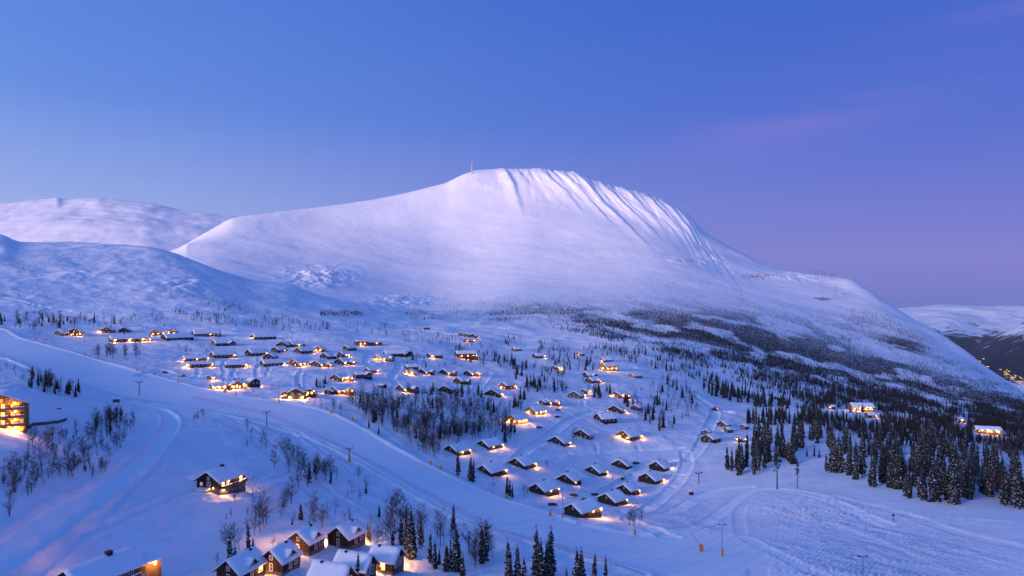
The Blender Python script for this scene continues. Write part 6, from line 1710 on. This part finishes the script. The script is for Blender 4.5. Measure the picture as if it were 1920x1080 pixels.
# light string from the bright cabin to the car
o = empty('light_string', G.at(986, 796)); tag(o, 'string of warm lights from the bright cabin down to a parked car', 'light string')
A = G.at(986, 792, 1.2); B = G.at(1005, 802, .6)
m_ = MB(); m_.tube(A - o.location, B - o.location, .02, .02, 4); m_.build('cable', M['black'], o)
bm_ = MB(); bm_.tube((0, 0, -.09), (0, 0, .09), .10, .06, 8); bme = bm_.mesh('bulb', M['bulb'])
for i in range(14): q = link('bulb', bme, None, o); q.location = A.lerp(B, i / 13) - o.location
# snow groomer with work lights
o, s = upright('snow_groomer', 'snow groomer with headlights on, working the slope above the spruce wood', 'snow groomer', 1340, 769, None, -.35)
m_ = MB(); v, f = loft([[(-2.6, -1.2, .7), (-2.6, 1.2, .7), (-2.6, 1.2, 1.7), (-2.6, -1.2, 1.7)], [(1.0, -1.2, .7), (1.0, 1.2, .7), (1.0, 1.2, 1.8), (1.0, -1.2, 1.8)], [(2.4, -1.0, .7), (2.4, 1.0, .7), (2.4, 1.0, 1.3), (2.4, -1.0, 1.3)]]); m_.add(v, f); m_.build('body', M['red'], o)
m_ = MB(); v, f = loft([[(-.6, -1.1, 1.8), (-.6, 1.1, 1.8), (-.6, .95, 3.0), (-.6, -.95, 3.0)], [(.9, -1.1, 1.8), (.9, 1.1, 1.8), (.6, .95, 3.0), (.6, -.95, 3.0)]]); m_.add(v, f); m_.build('cab', M['glass'], o)
for sg in (-1, 1):
    m_ = MB(); v, f = loft([[(x * 2.5 - .1, sg * 1.75 - .5, z) , (x * 2.5 - .1, sg * 1.75 + .5, z)] + [(x * 2.5 - .1, sg * 1.75 + .5, z + h), (x * 2.5 - .1, sg * 1.75 - .5, z + h)] for x, z, h in ((-1.1, .45, .3), (-.9, .05, .95), (.9, .05, .95), (1.1, .45, .3))]); m_.add(v, f); m_.build('track', M['rubber'], o)
    m_ = MB(); m_.box(2.42, 2.5, sg * .7 - .2, sg * .7 + .2, 1.0, 1.3); m_.build('headlight', M['bulb'], o)
m_ = MB(); m_.box(3.2, 3.4, -2.3, 2.3, .1, 1.3); m_.box(2.3, 3.2, -.5, .5, .5, .8); m_.build('blade', M['red'], o)
sd_ = bpy.data.lights.new('groomer_headlight', 'SPOT'); sd_.energy = 9000; sd_.spot_size = 1.3; sd_.color = (1, .66, .36); sd_.shadow_soft_size = .2
so = bpy.data.objects.new('groomer_headlight', sd_); COL.objects.link(so); so.parent = o; so.location = (2.7, 0, 1.6); so.rotation_euler = (0, math.radians(-72), 0)

# ------------------------------------------------------------------ far things
o, s = upright('summit_mast', 'slim telecom mast standing on the mountain top', 'mast', 885, 326)
sz = s
m_ = MB(); m_.tube((0, 0, -8), (0, 0, 12 * sz), 1.3 * sz, .8 * sz, 8); m_.tube((0, 0, 12 * sz), (0, 0, 23.5 * sz), .7 * sz, .5 * sz, 8); m_.build('tower', simple_mat('frosted_mast', (.72, .46, .38), .8, .1, .1), o)
m_ = MB(); m_.box(-6, 9, -5, 5, -8, 9); m_.add([(-6, -5, 9), (9, -5, 9), (9, 5, 9), (-6, 5, 9), (-6, 0, 13), (9, 0, 13)], [(0, 1, 5, 4), (2, 3, 4, 5), (0, 4, 3), (1, 2, 5)]); m_.build('station_hut', simple_mat('frosted_stone', (.55, .50, .5), .9, .2, .2), o)
WL = []
for k, (u, vt, vb) in enumerate(((1531, 508, 524), (1544, 510, 524), (1560, 513, 525), (1541, 527, 548), (1567, 538, 560), (1583, 550, 561), (1599, 581, 601), (1622, 581, 600))):
    o, s = upright('power_pylon', '%s H-frame power pylon on the mountain shoulder, counted from the left' % ['first', 'third', 'fourth', 'second', 'fifth', 'sixth', 'seventh', 'eighth'][k], 'pylon', u, vb, 'power pylons on the mountain shoulder', .2)
    h = (vb - vt) * s; d = 2.6 * s
    for sg in (-1, 1): m_ = MB(); m_.tube((sg * d, 0, -3), (sg * d, 0, h), .22 * s, .16 * s, 5); m_.build('leg', M['gy'], o)
    m_ = MB(); m_.box(-d * 2, d * 2, -.25 * s, .25 * s, h - .45 * s, h); m_.build('cross_arm', M['gy'], o)
    m_ = MB()
    for x in (-1.8 * d, 0, 1.8 * d): m_.tube((x, 0, h - .4 * s), (x, 0, h - 1.6 * s), .12 * s, .12 * s, 4)
    m_.build('insulators', M['black'], o)
# houses in the valley, each with glowing windows
def valley_z(x, y):
    d = (VX - x) ** 2 + (VY - y) ** 2
    return float(VZ.ravel()[np.argmin(d)])
def valley_hit(u, v):
    j = int(np.argmin(np.abs(960 + VX[0] / VY[0] * F - u)))
    p = HV - (VZ[:, j] - CAMZ) / VY[:, j] * F
    i = np.nonzero(p <= v)[0]
    i = i[0] if len(i) else 0
    return VX[i, j], VY[i, j], VZ[i, j]
vr2 = random.Random(5)
VH = [(1836, 679), (1850, 689), (1853, 690), (1845, 674)]
for i in range(40):
    f = vr2.random()
    VH.append((1880 + 42 * f + vr2.uniform(-3, 6), 700 + 24 * f + vr2.uniform(-7, 6)))
VH = VH[:4] + sorted(VH[4:])
for i, (u, v) in enumerate(VH):
    x, y, z = valley_hit(u, v)
    o = empty('valley_house', (x, y, z), vr2.uniform(0, 3))
    lab = '%s tiny glowing house from the left in the %s half of the valley village' % (ORD[(i - 4) % 20], 'left' if i < 24 else 'right') if i > 3 else ['lone lit house highest up the valley', 'left of two lit houses between lone house and village', 'right of two lit houses between lone house and village', 'faintly lit house above the lone house in the valley'][i]
    tag(o, lab, 'house', 'houses in the far valley')
    sc_ = vr2.uniform(.35, .8) * (1.0 if i > 3 else 1.3)
    m_ = MB(); m_.box(-7 * sc_, 7 * sc_, -5 * sc_, 5 * sc_, -6, 7 * sc_); m_.add([(-7*sc_, -5*sc_, 7*sc_), (7*sc_, -5*sc_, 7*sc_), (7*sc_, 5*sc_, 7*sc_), (-7*sc_, 5*sc_, 7*sc_), (-7*sc_, 0, 11*sc_), (7*sc_, 0, 11*sc_)], [(0, 1, 5, 4), (2, 3, 4, 5), (0, 4, 3), (1, 2, 5)]); m_.build('wall', M['br'], o)
    m_ = MB()
    for yy in (-5.15 * sc_, 5.05 * sc_): m_.box(-5 * sc_, 5 * sc_, yy, yy + .1, 1.5 * sc_, 5.5 * sc_)
    for xx in (-7.15 * sc_, 7.05 * sc_): m_.box(xx, xx + .1, -3 * sc_, 3 * sc_, 1.5 * sc_, 5.5 * sc_)
    m_.build('lit_windows', M['lit'], o)

# ------------------------------------------------------------------ evening air
hz = MB(); hz.box(-14500, 14500, -4000, 14000, -622, 1180)
hm = bpy.data.materials.new('evening_haze'); hm.use_nodes = True
t = hm.node_tree; t.nodes.clear()
pv = N(t, 'ShaderNodeVolumePrincipled'); pv.inputs['Color'].default_value = (0.92, 0.95, 1.0, 1); pv.inputs['Density'].default_value = HAZE; pv.inputs['Anisotropy'].default_value = 0.0
mo = N(t, 'ShaderNodeOutputMaterial'); L(t, pv.outputs[0], mo.inputs['Volume'])
ho = hz.build('haze', hm); ho['kind'] = 'stuff'; ho['label'] = 'thin bluish evening haze filling the valley air'; ho['category'] = 'haze'
